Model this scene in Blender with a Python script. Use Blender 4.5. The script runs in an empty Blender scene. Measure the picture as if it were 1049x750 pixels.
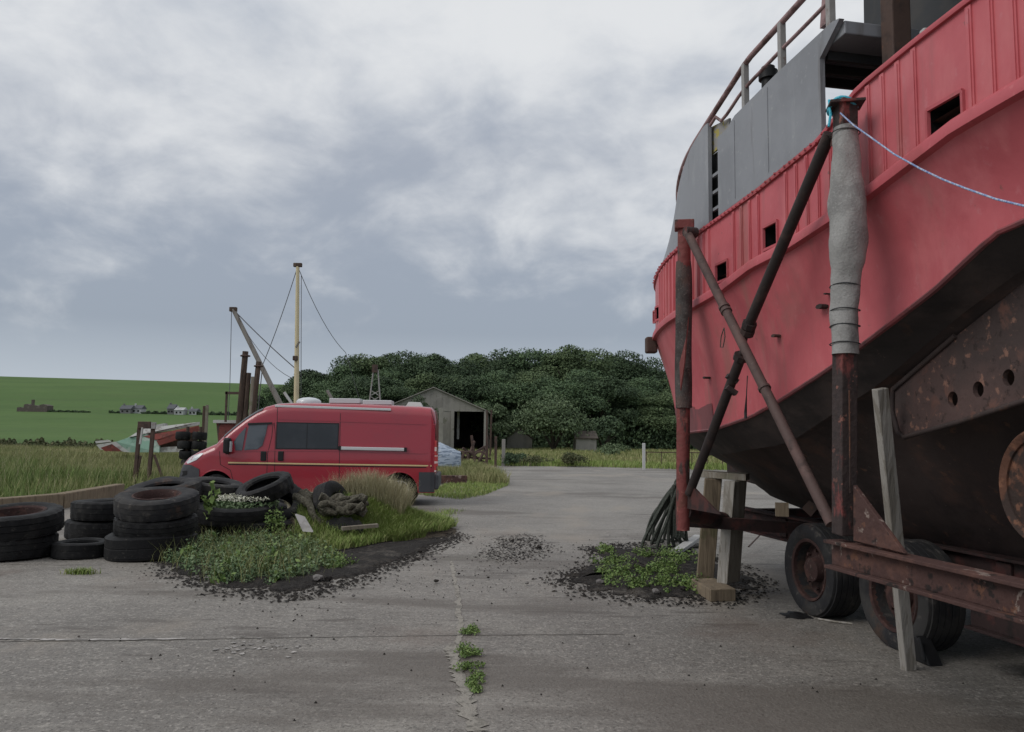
import bpy, bmesh, math, random
import numpy as np
from mathutils import Vector, Matrix
random.seed(7); RNG = np.random.default_rng(11)
SC = bpy.context.scene
COL = SC.collection
R = math.radians

# ---------------------------------------------------------------- camera
F, CX, CY, EYE = 800.0, 524.5, 375.0, 1.65
PITCH, ROLL = math.atan(72/800), R(0.7)
cam_d = bpy.data.cameras.new('camera'); cam = bpy.data.objects.new('camera', cam_d); COL.objects.link(cam)
CM = Matrix.Rotation(R(90)+PITCH, 3, 'X') @ Matrix.Rotation(ROLL, 3, 'Z')
cam.matrix_world = Matrix.Translation((0, 0, EYE)) @ CM.to_4x4()
cam_d.sensor_width = 36; cam_d.sensor_fit = 'HORIZONTAL'; cam_d.lens = 36*F/1049
cam_d.clip_start = 0.05; cam_d.clip_end = 9000
SC.camera = cam
SC.render.resolution_x, SC.render.resolution_y = 1024, 732

# ---------------------------------------------------------------- view transform
SC.view_settings.view_transform = 'Standard'; SC.view_settings.look = 'None'
SC.view_settings.exposure = 0.32; SC.view_settings.gamma = 1.0; SC.view_settings.use_curve_mapping = False

# ---------------------------------------------------------------- measuring helpers
O = Vector((0, 0, EYE))
def ray(px, py): return CM @ Vector(((px-CX)/F, -(py-CY)/F, -1.0))
def P(px, py, Y):
    d = ray(px, py); return O + d*(Y/d.y)
def G(px, py, z=0.0):
    d = ray(px, py); return O + d*((z-EYE)/d.z)
def PXZ(px, Y, z):                       # point at a given depth and height seen in column px
    py = 447
    for _ in range(6):
        p = P(px, py, Y); py += (p.z-z)/Y*F
    return P(px, py, Y)

# ---------------------------------------------------------------- sky + sun
SUN_EL, SUN_AZ = R(42), R(245)          # azimuth clockwise from +Y: from the left, a little behind the camera
W = bpy.data.worlds.new('World'); SC.world = W; W.use_nodes = True
nt = W.node_tree; nt.nodes.clear()
def N(t, **k):
    n = nt.nodes.new(t)
    for a, v in k.items(): setattr(n, a, v)
    return n
def LK(a, b): nt.links.new(a, b)
def MATH(op, a, b=None, clamp=False):
    n = N('ShaderNodeMath', operation=op); n.use_clamp = clamp
    for i, v in enumerate((a, b)):
        if v is None: continue
        if isinstance(v, (int, float)): n.inputs[i].default_value = v
        else: LK(v, n.inputs[i])
    return n.outputs[0]
sky = N('ShaderNodeTexSky', sky_type='NISHITA'); sky.sun_disc = False
sky.sun_elevation = SUN_EL; sky.sun_rotation = SUN_AZ; sky.dust_density = 3.0
tc = N('ShaderNodeTexCoord'); sep = N('ShaderNodeSeparateXYZ'); LK(tc.outputs['Generated'], sep.inputs[0])
zc = MATH('MAXIMUM', sep.outputs[2], 0.0)
den = MATH('ADD', zc, 0.55)
cmb = N('ShaderNodeCombineXYZ'); LK(MATH('DIVIDE', sep.outputs[0], den), cmb.inputs[0]); LK(MATH('DIVIDE', sep.outputs[1], den), cmb.inputs[1]); LK(MATH('MULTIPLY', zc, 1.1), cmb.inputs[2])
mp = N('ShaderNodeMapping'); mp.inputs['Location'].default_value = (2.3, 5.2, 0.4); mp.inputs['Rotation'].default_value = (0, 0, .5)
LK(cmb.outputs[0], mp.inputs[0])
def cloud(scale, det, rgh, dist):
    n = N('ShaderNodeTexNoise'); n.inputs['Scale'].default_value = scale; n.inputs['Detail'].default_value = det
    n.inputs['Roughness'].default_value = rgh; n.inputs['Distortion'].default_value = dist; LK(mp.outputs[0], n.inputs['Vector']); return n.outputs[0]
c1 = cloud(2.2, 3, .5, .2); c2 = cloud(5.5, 9, .56, .35); c3 = cloud(14, 6, .55, .3)
# broken cloud: share of bright cloud over blue-grey cloud
cov = MATH('ADD', MATH('ADD', MATH('MULTIPLY', c1, .72), MATH('MULTIPLY', c2, .74)), MATH('MULTIPLY', c3, .28))      # about .86
elv = N('ShaderNodeMapRange', interpolation_type='SMOOTHSTEP'); LK(sep.outputs[2], elv.inputs[0])
elv.inputs[1].default_value = .10; elv.inputs[2].default_value = .52; elv.inputs[3].default_value = -.30; elv.inputs[4].default_value = .10
def lobe(px, py, w, a):
    d = ray(px, py).normalized(); dp = N('ShaderNodeVectorMath', operation='DOT_PRODUCT'); LK(tc.outputs['Generated'], dp.inputs[0]); dp.inputs[1].default_value = d
    m = N('ShaderNodeMapRange', interpolation_type='SMOOTHSTEP'); LK(dp.outputs['Value'], m.inputs[0]); m.inputs[1].default_value = math.cos(w); m.inputs[2].default_value = 1; m.inputs[3].default_value = 0; m.inputs[4].default_value = a
    return m.outputs[0]
cov = MATH('ADD', MATH('ADD', cov, elv.outputs[0]), MATH('ADD', lobe(640, 150, .34, .16), lobe(60, -30, .45, .07)))
cf = N('ShaderNodeMapRange', interpolation_type='SMOOTHSTEP'); LK(cov, cf.inputs[0]); cf.inputs[1].default_value = .64; cf.inputs[2].default_value = 1.16
rp = N('ShaderNodeValToRGB'); LK(sep.outputs[2], rp.inputs[0])
stops = [(0.0, (.40,.45,.505)), (.055, (.38,.425,.48)), (.13, (.265,.302,.358)), (.22, (.275,.31,.368)), (.34, (.31,.34,.395)), (.60, (.42,.46,.52)), (1.0, (.62,.65,.70))]
el = rp.color_ramp.elements
el[0].position, el[0].color = stops[0][0], (*stops[0][1], 1)
el[1].position, el[1].color = stops[-1][0], (*stops[-1][1], 1)
for p, c in stops[1:-1]:
    e = el.new(p); e.color = (*c, 1)
wh = N('ShaderNodeMix', data_type='RGBA'); LK(cf.outputs[0], wh.inputs[0]); LK(rp.outputs[0], wh.inputs[6]); wh.inputs[7].default_value = (.645, .655, .665, 1)
mul = N('ShaderNodeVectorMath', operation='SCALE'); LK(wh.outputs[2], mul.inputs[0]); mul.inputs['Scale'].default_value = 10.0
mx = N('ShaderNodeMix', data_type='RGBA'); mx.inputs[0].default_value = .92
LK(sky.outputs[0], mx.inputs[6]); LK(mul.outputs[0], mx.inputs[7])
bg = N('ShaderNodeBackground'); bg.inputs[1].default_value = 0.1
LK(mx.outputs[2], bg.inputs[0]); wo = N('ShaderNodeOutputWorld'); LK(bg.outputs[0], wo.inputs[0])

sd = bpy.data.lights.new('sun', 'SUN'); sd.energy = 0.9; sd.angle = R(30); sd.color = (1, .97, .93)
so = bpy.data.objects.new('sun', sd); COL.objects.link(so)
dv = Vector((math.sin(SUN_AZ)*math.cos(SUN_EL), math.cos(SUN_AZ)*math.cos(SUN_EL), math.sin(SUN_EL)))
so.rotation_euler = dv.to_track_quat('Z', 'Y').to_euler(); so.location = (0, 0, 60)

# ---------------------------------------------------------------- material builder
def mat(name, base, layers=(), rough=.8, metal=0.0, bump=0.0, bscale=30, coords='Object', spec=.3, island=None, objrand=0.0, bdist=.02, coat=0.0, trans=0.0):
    """layers: (colour, scale, lo, hi, amount, detail, distortion)"""
    m = bpy.data.materials.new(name); m.use_nodes = True
    t = m.node_tree; t.nodes.clear()
    def nn(k, **a):
        n = t.nodes.new(k)
        for x, v in a.items(): setattr(n, x, v)
        return n
    out = nn('ShaderNodeOutputMaterial'); bs = nn('ShaderNodeBsdfPrincipled'); t.links.new(bs.outputs[0], out.inputs[0])
    bs.inputs['Roughness'].default_value = rough; bs.inputs['Metallic'].default_value = metal
    bs.inputs['Specular IOR Level'].default_value = spec
    if coat: bs.inputs['Coat Weight'].default_value = coat; bs.inputs['Coat Roughness'].default_value = .08
    if trans: bs.inputs['Transmission Weight'].default_value = trans
    if coords == 'World':
        g = nn('ShaderNodeNewGeometry'); vec = g.outputs['Position']
    else:
        c = nn('ShaderNodeTexCoord'); vec = c.outputs['Object']
    if objrand:
        oi = nn('ShaderNodeObjectInfo'); ad = nn('ShaderNodeVectorMath', operation='ADD')
        sc_ = nn('ShaderNodeMath', operation='MULTIPLY'); sc_.inputs[1].default_value = 37.0
        t.links.new(oi.outputs['Random'], sc_.inputs[0]); t.links.new(vec, ad.inputs[0]); t.links.new(sc_.outputs[0], ad.inputs[1]); vec = ad.outputs[0]
    rgb = nn('ShaderNodeRGB'); rgb.outputs[0].default_value = (*base, 1); cur = rgb.outputs[0]
    if island:
        g2 = nn('ShaderNodeNewGeometry'); r2 = nn('ShaderNodeValToRGB'); t.links.new(g2.outputs['Random Per Island'], r2.inputs[0])
        e = r2.color_ramp.elements; e[0].color = (*island[0], 1); e[-1].color = (*island[-1], 1)
        for i, cc in enumerate(island[1:-1]):
            x = e.new((i+1)/(len(island)-1)); x.color = (*cc, 1)
        cur = r2.outputs[0]
    for L in layers:
        col, sc, lo, hi, am = L[:5]; det = L[5] if len(L) > 5 else 6; dis = L[6] if len(L) > 6 else 0
        mpn = nn('ShaderNodeMapping'); t.links.new(vec, mpn.inputs[0])
        s3 = sc if isinstance(sc, tuple) else (sc, sc, sc)
        mpn.inputs['Scale'].default_value = s3; mpn.inputs['Location'].default_value = tuple(random.uniform(-9, 9) for _ in range(3))
        no = nn('ShaderNodeTexNoise'); no.inputs['Scale'].default_value = 1.0; no.inputs['Detail'].default_value = det
        no.inputs['Roughness'].default_value = .6; no.inputs['Distortion'].default_value = dis
        t.links.new(mpn.outputs[0], no.inputs['Vector'])
        mr = nn('ShaderNodeMapRange', interpolation_type='SMOOTHSTEP'); t.links.new(no.outputs[0], mr.inputs[0])
        mr.inputs[1].default_value = lo; mr.inputs[2].default_value = hi; mr.inputs[3].default_value = 0; mr.inputs[4].default_value = am
        mi = nn('ShaderNodeMix', data_type='RGBA'); t.links.new(mr.outputs[0], mi.inputs[0]); t.links.new(cur, mi.inputs[6])
        mi.inputs[7].default_value = (*col, 1); cur = mi.outputs[2]
    t.links.new(cur, bs.inputs['Base Color'])
    if bump:
        no = nn('ShaderNodeTexNoise'); no.inputs['Detail'].default_value = 6
        mpn = nn('ShaderNodeMapping'); t.links.new(vec, mpn.inputs[0]); t.links.new(mpn.outputs[0], no.inputs['Vector'])
        mpn.inputs['Scale'].default_value = bscale if isinstance(bscale, tuple) else (bscale,)*3
        no.inputs['Scale'].default_value = 1.0
        b = nn('ShaderNodeBump'); b.inputs['Strength'].default_value = bump; b.inputs['Distance'].default_value = bdist
        t.links.new(no.outputs[0], b.inputs['Height']); t.links.new(b.outputs[0], bs.inputs['Normal'])
    return m

M = {}
M['concrete'] = mat('concrete', (.215,.200,.180), [((.158,.146,.131), .35, .42, .60, .8), ((.26,.242,.215), .8, .52, .68, .7), ((.36,.335,.30), 34, .55, .64, .65, 3), ((.06,.054,.047), 42, .55, .64, .65, 3), ((.33,.31,.28), 12, .60, .66, .45, 4),
      ((.105,.092,.078), 9, .55, .68, .45, 6), ((.29,.27,.238), (2.2, 14, 1), .55, .7, .45, 5), ((.105,.09,.076), (.18,.6,1), .52, .62, .7, 9), ((.27,.235,.195), (.5,.25,1), .54, .68, .6, 9), ((.085,.073,.063), (.9,3.5,1), .58, .68, .65, 8), ((.13,.096,.078), .42, .60, .74, .5, 9), ((.11,.115,.065), .3, .62, .74, .4, 9)], rough=.66, bump=.55, bscale=45, coords='World', spec=.4)
M['soil'] = mat('peaty_soil', (.022,.019,.017), [((.15,.135,.118), 1.6, .56, .68, .7, 9), ((.07,.06,.05), 6, .5, .65, .6), ((.01,.009,.008), 18, .5, .62, .7), ((.13,.12,.105), 40, .64, .7, .5)], rough=.95, bump=1, bscale=22, bdist=.05, coords='World')
M['crack'] = mat('joint_grit', (.29,.272,.24), [((.16,.15,.132), 9, .5, .62, .7), ((.05,.05,.04), 20, .55, .65, .6)], rough=.95, bump=.5, bscale=60, coords='World')
M['joint'] = mat('joint_dark', (.13,.12,.108), [((.2,.185,.165), 5, .5, .6, .7)], rough=.95, coords='World')
M['stain_pale'] = mat('pale_stain', (.42,.40,.38), [((.2,.19,.18), 8, .42, .55, .9)], rough=.9, coords='World')
M['ground'] = mat('field_ground', (.10,.12,.045), [((.06,.095,.03), .02, .42, .6, .8), ((.12,.125,.05), .09, .5, .65, .6), ((.15,.15,.07), .5, .52, .7, .5), ((.05,.075,.025), 2.5, .5, .66, .6)], rough=.95, bump=.6, bscale=3, bdist=.1, coords='World', spec=.1)
M['hillmat'] = mat('hill_pasture', (.078,.135,.042), [((.105,.165,.055), (.004,.006,.004), .42, .6, .5), ((.055,.098,.034), (.008,.01,.004), .48, .66, .4), ((.06,.105,.035), (.02,.03,.01), .56, .7, .35), ((.10,.125,.055), (.02,.05,.02), .55, .7, .5), ((.045,.08,.022), .2, .55, .68, .35)], rough=.95, coords='World', spec=.1)
M['meadow'] = mat('meadow', (.19,.195,.075), [((.12,.15,.05), (.05,.12,.1), .45, .6, .85), ((.2,.19,.085), (.15,.5,.1), .52, .66, .7), ((.06,.09,.028), .8, .55, .66, .5)], rough=.95, bump=.5, bscale=4, bdist=.1, coords='World', spec=.1)

HULLRED = (.56,.128,.145)
M['hull_red'] = mat('faded_red_hull_paint', HULLRED, [((.46,.095,.112), .9, .42, .62, .8), ((.60,.175,.185), (2.5,2.5,.7), .52, .68, .6), ((.38,.125,.13), (5,5,.5), .55, .74, .6, 7),
      ((.33,.15,.13), (4.0,4.0,.32), .56, .72, .6, 9), ((.62,.20,.215), (.8,.8,.5), .52, .66, .55, 9), ((.36,.14,.13), 1.3, .56, .72, .55, 9), ((.56,.22,.24), (14,14,9), .6, .72, .4, 8), ((.17,.10,.085), 7, .69, .74, .7, 5)], rough=.5, bump=.35, bscale=(1.7,1.7,1.1), bdist=.10, spec=.35)
M['hull_red_dirty'] = mat('grimy_red_hull_paint', (.20,.075,.08), [((.36,.09,.10), (3,3,1.2), .5, .66, .8, 8), ((.06,.05,.05), (4,4,2), .52, .68, .7)], rough=.65, bump=.15, bscale=6)
M['strake'] = mat('strake_red', (.48,.10,.118), [((.38,.085,.09), 2.2, .45, .6, .7), ((.25,.12,.10), (6,6,3), .6, .72, .6, 8), ((.6,.2,.2), 20, .6, .7, .4)], rough=.55, bump=.15, bscale=12)
M['hull_black'] = mat('worn_black_antifouling', (.036,.029,.028), [((.075,.056,.051), 1.4, .45, .62, .8), ((.10,.05,.035), 3.2, .6, .72, .7, 8), ((.16,.10,.08), 15, .67, .72, .6, 6), ((.018,.016,.016), (2,2,6), .5, .66, .6)], rough=.7, bump=.35, bscale=9)
M['hull_brown'] = mat('brown_bottom_paint', (.062,.045,.042), [((.035,.027,.026), 1.8, .45, .6, .8), ((.11,.062,.048), 2.4, .52, .68, .7, 9), ((.15,.08,.055), 6, .61, .69, .7, 9), ((.16,.13,.11), 24, .66, .72, .5, 5)], rough=.75, bump=.3, bscale=9)
M['rust_plate'] = mat('rusted_plate', (.10,.064,.058), [((.055,.042,.04), 1.2, .45, .6, .8), ((.20,.095,.07), 5.0, .53, .66, .6, 9, .6), ((.30,.16,.115), 14, .58, .68, .7, 9), ((.03,.022,.02), 14, .57, .66, .7, 8)], rough=.85, bump=.5, bscale=16)
M['rust_orange'] = mat('orange_rust', (.125,.06,.04), [((.045,.032,.028), 4.5, .50, .56, .95, 8, .5), ((.24,.115,.07), 8, .56, .66, .7, 8)], rough=.9, bump=.6, bscale=18)
M['grey_plate'] = mat('grey_primer', (.27,.278,.30), [((.215,.222,.24), 1.1, .42, .6, .8), ((.33,.338,.355), (3,3,.8), .52, .68, .7), ((.12,.105,.1), (8,8,.8), .62, .74, .5, 7), ((.38,.385,.39), 16, .6, .7, .4)], rough=.55, bump=.12, bscale=5, spec=.4)
M['dark_grey'] = mat('dark_grey_steel', (.045,.047,.05), [((.07,.065,.06), 3, .5, .65, .7)], rough=.7)
M['black_in'] = mat('dark_interior', (.012,.011,.011), rough=.9)
M['brown_steel'] = mat('brown_steel', (.085,.055,.045), [((.04,.03,.027), 4, .5, .62, .7), ((.16,.08,.05), 9, .6, .7, .6)], rough=.75, bump=.2, bscale=15)
M['rail_red'] = mat('rail_faded_red', (.33,.21,.21), [((.09,.05,.045), 6, .5, .62, .7), ((.33,.2,.19), 11, .6, .7, .6)], rough=.6)
M['rail_grey'] = mat('rail_weathered_grey', (.30,.29,.28), [((.17,.1,.08), 9, .55, .66, .7), ((.42,.41,.4), 5, .5, .65, .5)], rough=.6)
M['post_red'] = mat('post_flaking_red', (.19,.052,.048), [((.06,.045,.04), (9,9,3), .5, .58, .9, 8), ((.42,.16,.13), 14, .6, .68, .6, 8), ((.12,.055,.04), 5, .52, .64, .6)], rough=.65, bump=.5, bscale=24)
M['post_dark'] = mat('post_dark_rust', (.05,.036,.034), [((.22,.06,.055), (7,7,2), .57, .64, .8, 8), ((.30,.13,.10), 11, .62, .67, .7, 8), ((.03,.025,.025), 20, .5, .6, .5)], rough=.75, bump=.5, bscale=24)
M['beam_rust'] = mat('beam_flaked_paint', (.075,.04,.035), [((.12,.06,.047), 4, .48, .6, .8, 8), ((.28,.225,.195), 6.5, .59, .62, .75, 9, .4), ((.18,.085,.05), 8, .6, .66, .6, 8), ((.022,.017,.016), 7, .56, .62, .9, 8)], rough=.8, bump=.6, bscale=22)
M['brace'] = mat('brace_brown', (.095,.062,.056), [((.14,.085,.075), 4, .5, .64, .7), ((.05,.035,.032), 9, .52, .64, .7), ((.18,.14,.12), 22, .64, .7, .5)], rough=.7, bump=.25, bscale=25)
M['brace_dark'] = mat('brace_dark', (.034,.026,.025), [((.07,.045,.04), 6, .52, .66, .7)], rough=.65, bump=.25, bscale=25)
M['chassis'] = mat('chassis_dark', (.04,.024,.023), [((.10,.035,.03), 3, .5, .62, .7), ((.02,.017,.016), 9, .5, .62, .7)], rough=.8, bump=.3, bscale=15)
M['felt'] = mat('grey_felt_carpet', (.33,.325,.315), [((.23,.225,.22), 5, .45, .62, .8, 6), ((.42,.415,.40), 60, .52, .66, .4, 3), ((.2,.195,.19), 80, .55, .66, .4, 3), ((.15,.135,.12), 2.5, .5, .65, .6)], rough=1, bump=.5, bscale=70, bdist=.01, spec=.05)
M['felt_dark'] = mat('brown_felt_carpet', (.10,.092,.088), [((.06,.052,.05), 7, .45, .6, .8), ((.2,.17,.155), 40, .56, .66, .6), ((.16,.1,.085), 3, .52, .66, .6)], rough=1, bump=1, bscale=90, bdist=.012, spec=.05)
M['tyre'] = mat('tyre_rubber', (.008,.008,.009), [((.02,.02,.02), 3, .45, .62, .8), ((.075,.07,.062), 4, .58, .74, .6, 9), ((.012,.012,.012), 12, .5, .64, .6), ((.10,.092,.08), 25, .62, .7, .4, 4)], rough=.65, bump=.25, bscale=30, objrand=1, spec=.22)
M['tyre_grey'] = mat('tyre_rubber_weathered', (.020,.020,.022), [((.045,.043,.041), 3, .45, .6, .8), ((.12,.108,.096), 9, .57, .7, .6, 8), ((.10,.055,.035), 2, .58, .7, .6)], rough=.85, bump=.25, bscale=30, objrand=1)
M['rim'] = mat('rim_rust', (.045,.024,.022), [((.085,.042,.034), 6, .5, .62, .8), ((.035,.024,.02), 14, .52, .62, .7), ((.2,.15,.13), 22, .62, .7, .5)], rough=.85, bump=.4, bscale=30, objrand=1)
M['wood_grey'] = mat('timber_weathered', (.20,.175,.14), [((.27,.25,.215), (9,9,1.6), .48, .62, .8, 8), ((.08,.065,.05), (16,16,1.2), .56, .66, .8, 8), ((.11,.13,.06), 2.2, .56, .7, .5), ((.30,.28,.25), (30,30,2), .6, .7, .5)], rough=.9, bump=.6, bscale=(35,35,4))
M['wood_light'] = mat('timber_pale', (.33,.31,.28), [((.2,.18,.15), (12,12,1.5), .5, .6, .8, 8, 1.0), ((.42,.40,.37), (20,20,2), .56, .68, .6, 8), ((.1,.085,.065), (25,25,2), .62, .68, .7, 8)], rough=.9, bump=.6, bscale=(35,35,4))
M['wood_tan'] = mat('timber_tan', (.20,.158,.11), [((.12,.092,.065), (14,14,2), .48, .62, .7, 8), ((.30,.235,.155), 4, .55, .7, .5), ((.08,.085,.04), 3, .6, .72, .6)], rough=.9, bump=.5, bscale=(30,30,4))
M['wood_dark'] = mat('piling_dark', (.075,.052,.04), [((.14,.1,.075), (10,10,1), .5, .62, .8, 8), ((.03,.024,.02), (14,14,1.5), .55, .66, .8)], rough=.9, bump=.6, bscale=(25,25,4))
M['mast_yellow'] = mat('mast_buff_paint', (.60,.52,.34), [((.45,.38,.25), (6,6,1), .5, .64, .7), ((.68,.58,.36), 3, .55, .7, .5)], rough=.6)
M['mast_grey'] = mat('derrick_grey', (.22,.205,.185), [((.12,.105,.095), (6,6,1), .5, .64, .7)], rough=.7)
M['wire'] = mat('wire_rope', (.10,.10,.105), rough=.6)
M['rope_blue'] = mat('rope_blue_white', (.22,.30,.50), [((.45,.50,.60), 60, .48, .54, .9, 2), ((.12,.18,.40), 55, .55, .6, .7, 2)], rough=.8)
M['rope_cyan'] = mat('rope_turquoise', (.06,.42,.55), [((.2,.6,.7), 60, .5, .6, .6)], rough=.8)
M['rope_green'] = mat('rope_grey_green', (.055,.062,.052), [((.10,.11,.095), 40, .5, .6, .8, 3)], rough=.95, bump=.6, bscale=90)
M['van_red'] = mat('van_red_paint', (.33,.024,.040), [((.28,.026,.042), 1.2, .45, .65, .6), ((.28,.05,.055), (1.5,1.5,5), .6, .75, .35)], rough=.28, spec=.5, coat=.7)
M['van_glass'] = mat('van_dark_glass', (.012,.014,.016), rough=.04, spec=.6)
M['van_privacy'] = mat('van_privacy_glass', (.02,.023,.026), [((.035,.038,.042), 1.3, .4, .65, .7)], rough=.07, spec=.6)
M['glass_painted_sky'] = mat('van_cab_glass_painted_sky', (.045,.055,.065), [((.11,.125,.14), 1.1, .45, .6, .7)], rough=.05, spec=.7)  # opaque; paler patches paint in the sky light seen through the cab
M['plastic_grey'] = mat('van_grey_plastic', (.055,.058,.065), [((.075,.077,.083), 3, .5, .65, .6)], rough=.6)
M['plastic_black'] = mat('black_plastic', (.014,.014,.015), rough=.5)
M['alloy'] = mat('alloy_silver', (.55,.55,.56), rough=.35, metal=.7)
M['silver'] = mat('aluminium', (.62,.62,.63), rough=.4, metal=.3)
M['stripe'] = mat('pale_yellow_stripe', (.62,.50,.26), rough=.5)
M['lamp_clear'] = mat('lamp_lens', (.55,.58,.6), rough=.12, spec=.7)
M['lamp_red'] = mat('tail_lamp_red', (.45,.06,.06), [((.7,.6,.58), (1,1,9), .5, .55, .8, 1)], rough=.2)
M['white'] = mat('white_paint', (.48,.48,.47), [((.4,.39,.36), 4, .5, .66, .7)], rough=.6)
M['asbestos'] = mat('barn_cement_sheet', (.25,.24,.22), [((.2,.19,.175), .6, .45, .6, .8), ((.27,.26,.24), (1.5,1.5,.3), .52, .66, .6), ((.09,.095,.06), 1.2, .6, .7, .6)], rough=.95)
M['house_white'] = mat('house_render', (.42,.43,.43), [((.3,.3,.3), .5, .5, .65, .6)], rough=.9)
M['house_grey'] = mat('house_stone', (.17,.17,.17), [((.11,.11,.11), .6, .5, .65, .6)], rough=.9)
M['slate'] = mat('slate_roof', (.10,.105,.115), rough=.8)
M['stone_ruin'] = mat('ruin_stone', (.10,.085,.075), [((.15,.13,.115), .8, .5, .62, .7)], rough=.95)
M['shed_brown'] = mat('shed_boards', (.085,.07,.058), [((.05,.042,.036), 1.5, .5, .62, .7)], rough=.9)
M['wreck_green'] = mat('wreck_green_paint', (.22,.36,.28), [((.40,.45,.40), 1.5, .5, .62, .7), ((.12,.2,.15), 3, .55, .66, .6)], rough=.8)
M['wreck_white'] = mat('wreck_white_paint', (.46,.46,.44), [((.24,.22,.2), 2.2, .5, .6, .8)], rough=.8)
M['wreck_red'] = mat('wreck_red_oxide', (.20,.055,.045), [((.10,.045,.038), 2, .5, .62, .8), ((.34,.2,.17), 4, .6, .7, .5)], rough=.85)
M['tarp'] = mat('striped_tarp', (.36,.42,.5), [((.14,.18,.24), (2,2,14), .48, .54, .9, 2), ((.6,.62,.64), (3,3,9), .58, .64, .6)], rough=.6)
M['net'] = mat('old_net', (.10,.092,.07), [((.16,.15,.115), 14, .5, .6, .8), ((.045,.04,.03), 22, .5, .6, .8)], rough=1, bump=1, bscale=40, bdist=.04)
M['rubble'] = mat('mound_earth', (.085,.068,.05), [((.14,.115,.085), 4, .5, .62, .8), ((.035,.028,.022), 8, .5, .62, .8), ((.08,.095,.04), 1.6, .55, .7, .5)], rough=1, bump=1, bscale=12, bdist=.08)
M['board'] = mat('grey_board', (.30,.29,.28), [((.2,.19,.18), 6, .5, .62, .6)], rough=.8)
M['stonem'] = mat('pebble', (.14,.13,.125), [((.22,.21,.2), 9, .5, .62, .6)], rough=.9, objrand=1)
M['lichen'] = mat('yellow_lichen_plate', (.30,.29,.28), [((.42,.36,.10), 12, .5, .56, .9), ((.1,.1,.06), 9, .58, .66, .7)], rough=.9)
# foliage
M['leaf_wood'] = mat('leaf_woodland', (.03,.045,.022), rough=.75, spec=.2, island=[(0.039,0.063,0.037), (0.064,0.098,0.052), (0.093,0.135,0.068), (0.056,0.087,0.047)], layers=[((.024,.04,.025), .22, .5, .68, .6), ((.085,.115,.06), .35, .56, .7, .6)], objrand=1)
M['leaf_wood_mid'] = mat('leaf_woodland_mid', (.05,.075,.035), rough=.75, spec=.2, island=[(0.056,0.093,0.051), (0.087,0.135,0.068), (0.120,0.175,0.084), (0.070,0.113,0.056)], layers=[((.03,.05,.03), .25, .5, .68, .6)], objrand=1)
M['leaf_wood_light'] = mat('leaf_woodland_light', (.06,.085,.04), rough=.75, spec=.2, island=[(0.064,0.095,0.047), (0.105,0.147,0.070), (0.147,0.197,0.095), (0.084,0.123,0.056)], layers=[((.035,.052,.03), .25, .5, .68, .6)], objrand=1)
M['leaf_pale'] = mat('leaf_sycamore', (.05,.07,.035), rough=.7, spec=.25, island=[(0.067,0.101,0.051), (0.104,0.146,0.073), (0.146,0.195,0.104)], layers=[((.14,.18,.105), .5, .54, .7, .6)])
M['leaf_scrub'] = mat('leaf_scrub', (.05,.06,.03), rough=.8, spec=.2, island=[(.05,.065,.03), (.09,.105,.05), (.14,.13,.07)], objrand=1)
M['leaf_weed'] = mat('leaf_weed', (.08,.13,.06), rough=.65, spec=.25, island=[(.075,.13,.06), (.12,.185,.088), (.17,.24,.12), (.21,.27,.16)])
M['leaf_weed_bright'] = mat('leaf_weed_bright', (.11,.16,.045), rough=.65, spec=.25, island=[(.09,.16,.045), (.15,.225,.065), (.20,.27,.09)])
M['grass_tall'] = mat('grass_tall', (.13,.145,.06), rough=.75, spec=.2, island=[(.13,.17,.055), (.19,.215,.08), (.25,.26,.11), (.33,.31,.16)], coords='World', layers=[((.42,.37,.21), (.22,.3,.2), .50, .66, .6), ((.11,.165,.05), .35, .53, .68, .6)])
M['grass_lush'] = mat('grass_lush', (.1,.15,.05), rough=.75, spec=.2, island=[(.10,.16,.045), (.15,.215,.065), (.20,.25,.09)], coords='World', layers=[((.085,.14,.045), .5, .5, .65, .6)])
M['grass_dry'] = mat('grass_dry', (.22,.2,.12), rough=.8, spec=.15, island=[(.26,.245,.14), (.38,.345,.22), (.52,.47,.33)])
M['grass_green'] = mat('grass_green', (.10,.15,.04), rough=.7, spec=.2, island=[(.13,.20,.045), (.20,.28,.07), (.27,.34,.11), (.31,.31,.14)])
M['flower'] = mat('flower_white', (.62,.62,.52), rough=.8, island=[(.5,.5,.38), (.66,.66,.58)])
M['bark'] = mat('bark', (.06,.05,.042), [((.035,.03,.025), 5, .5, .6, .7)], rough=.95)

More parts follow.
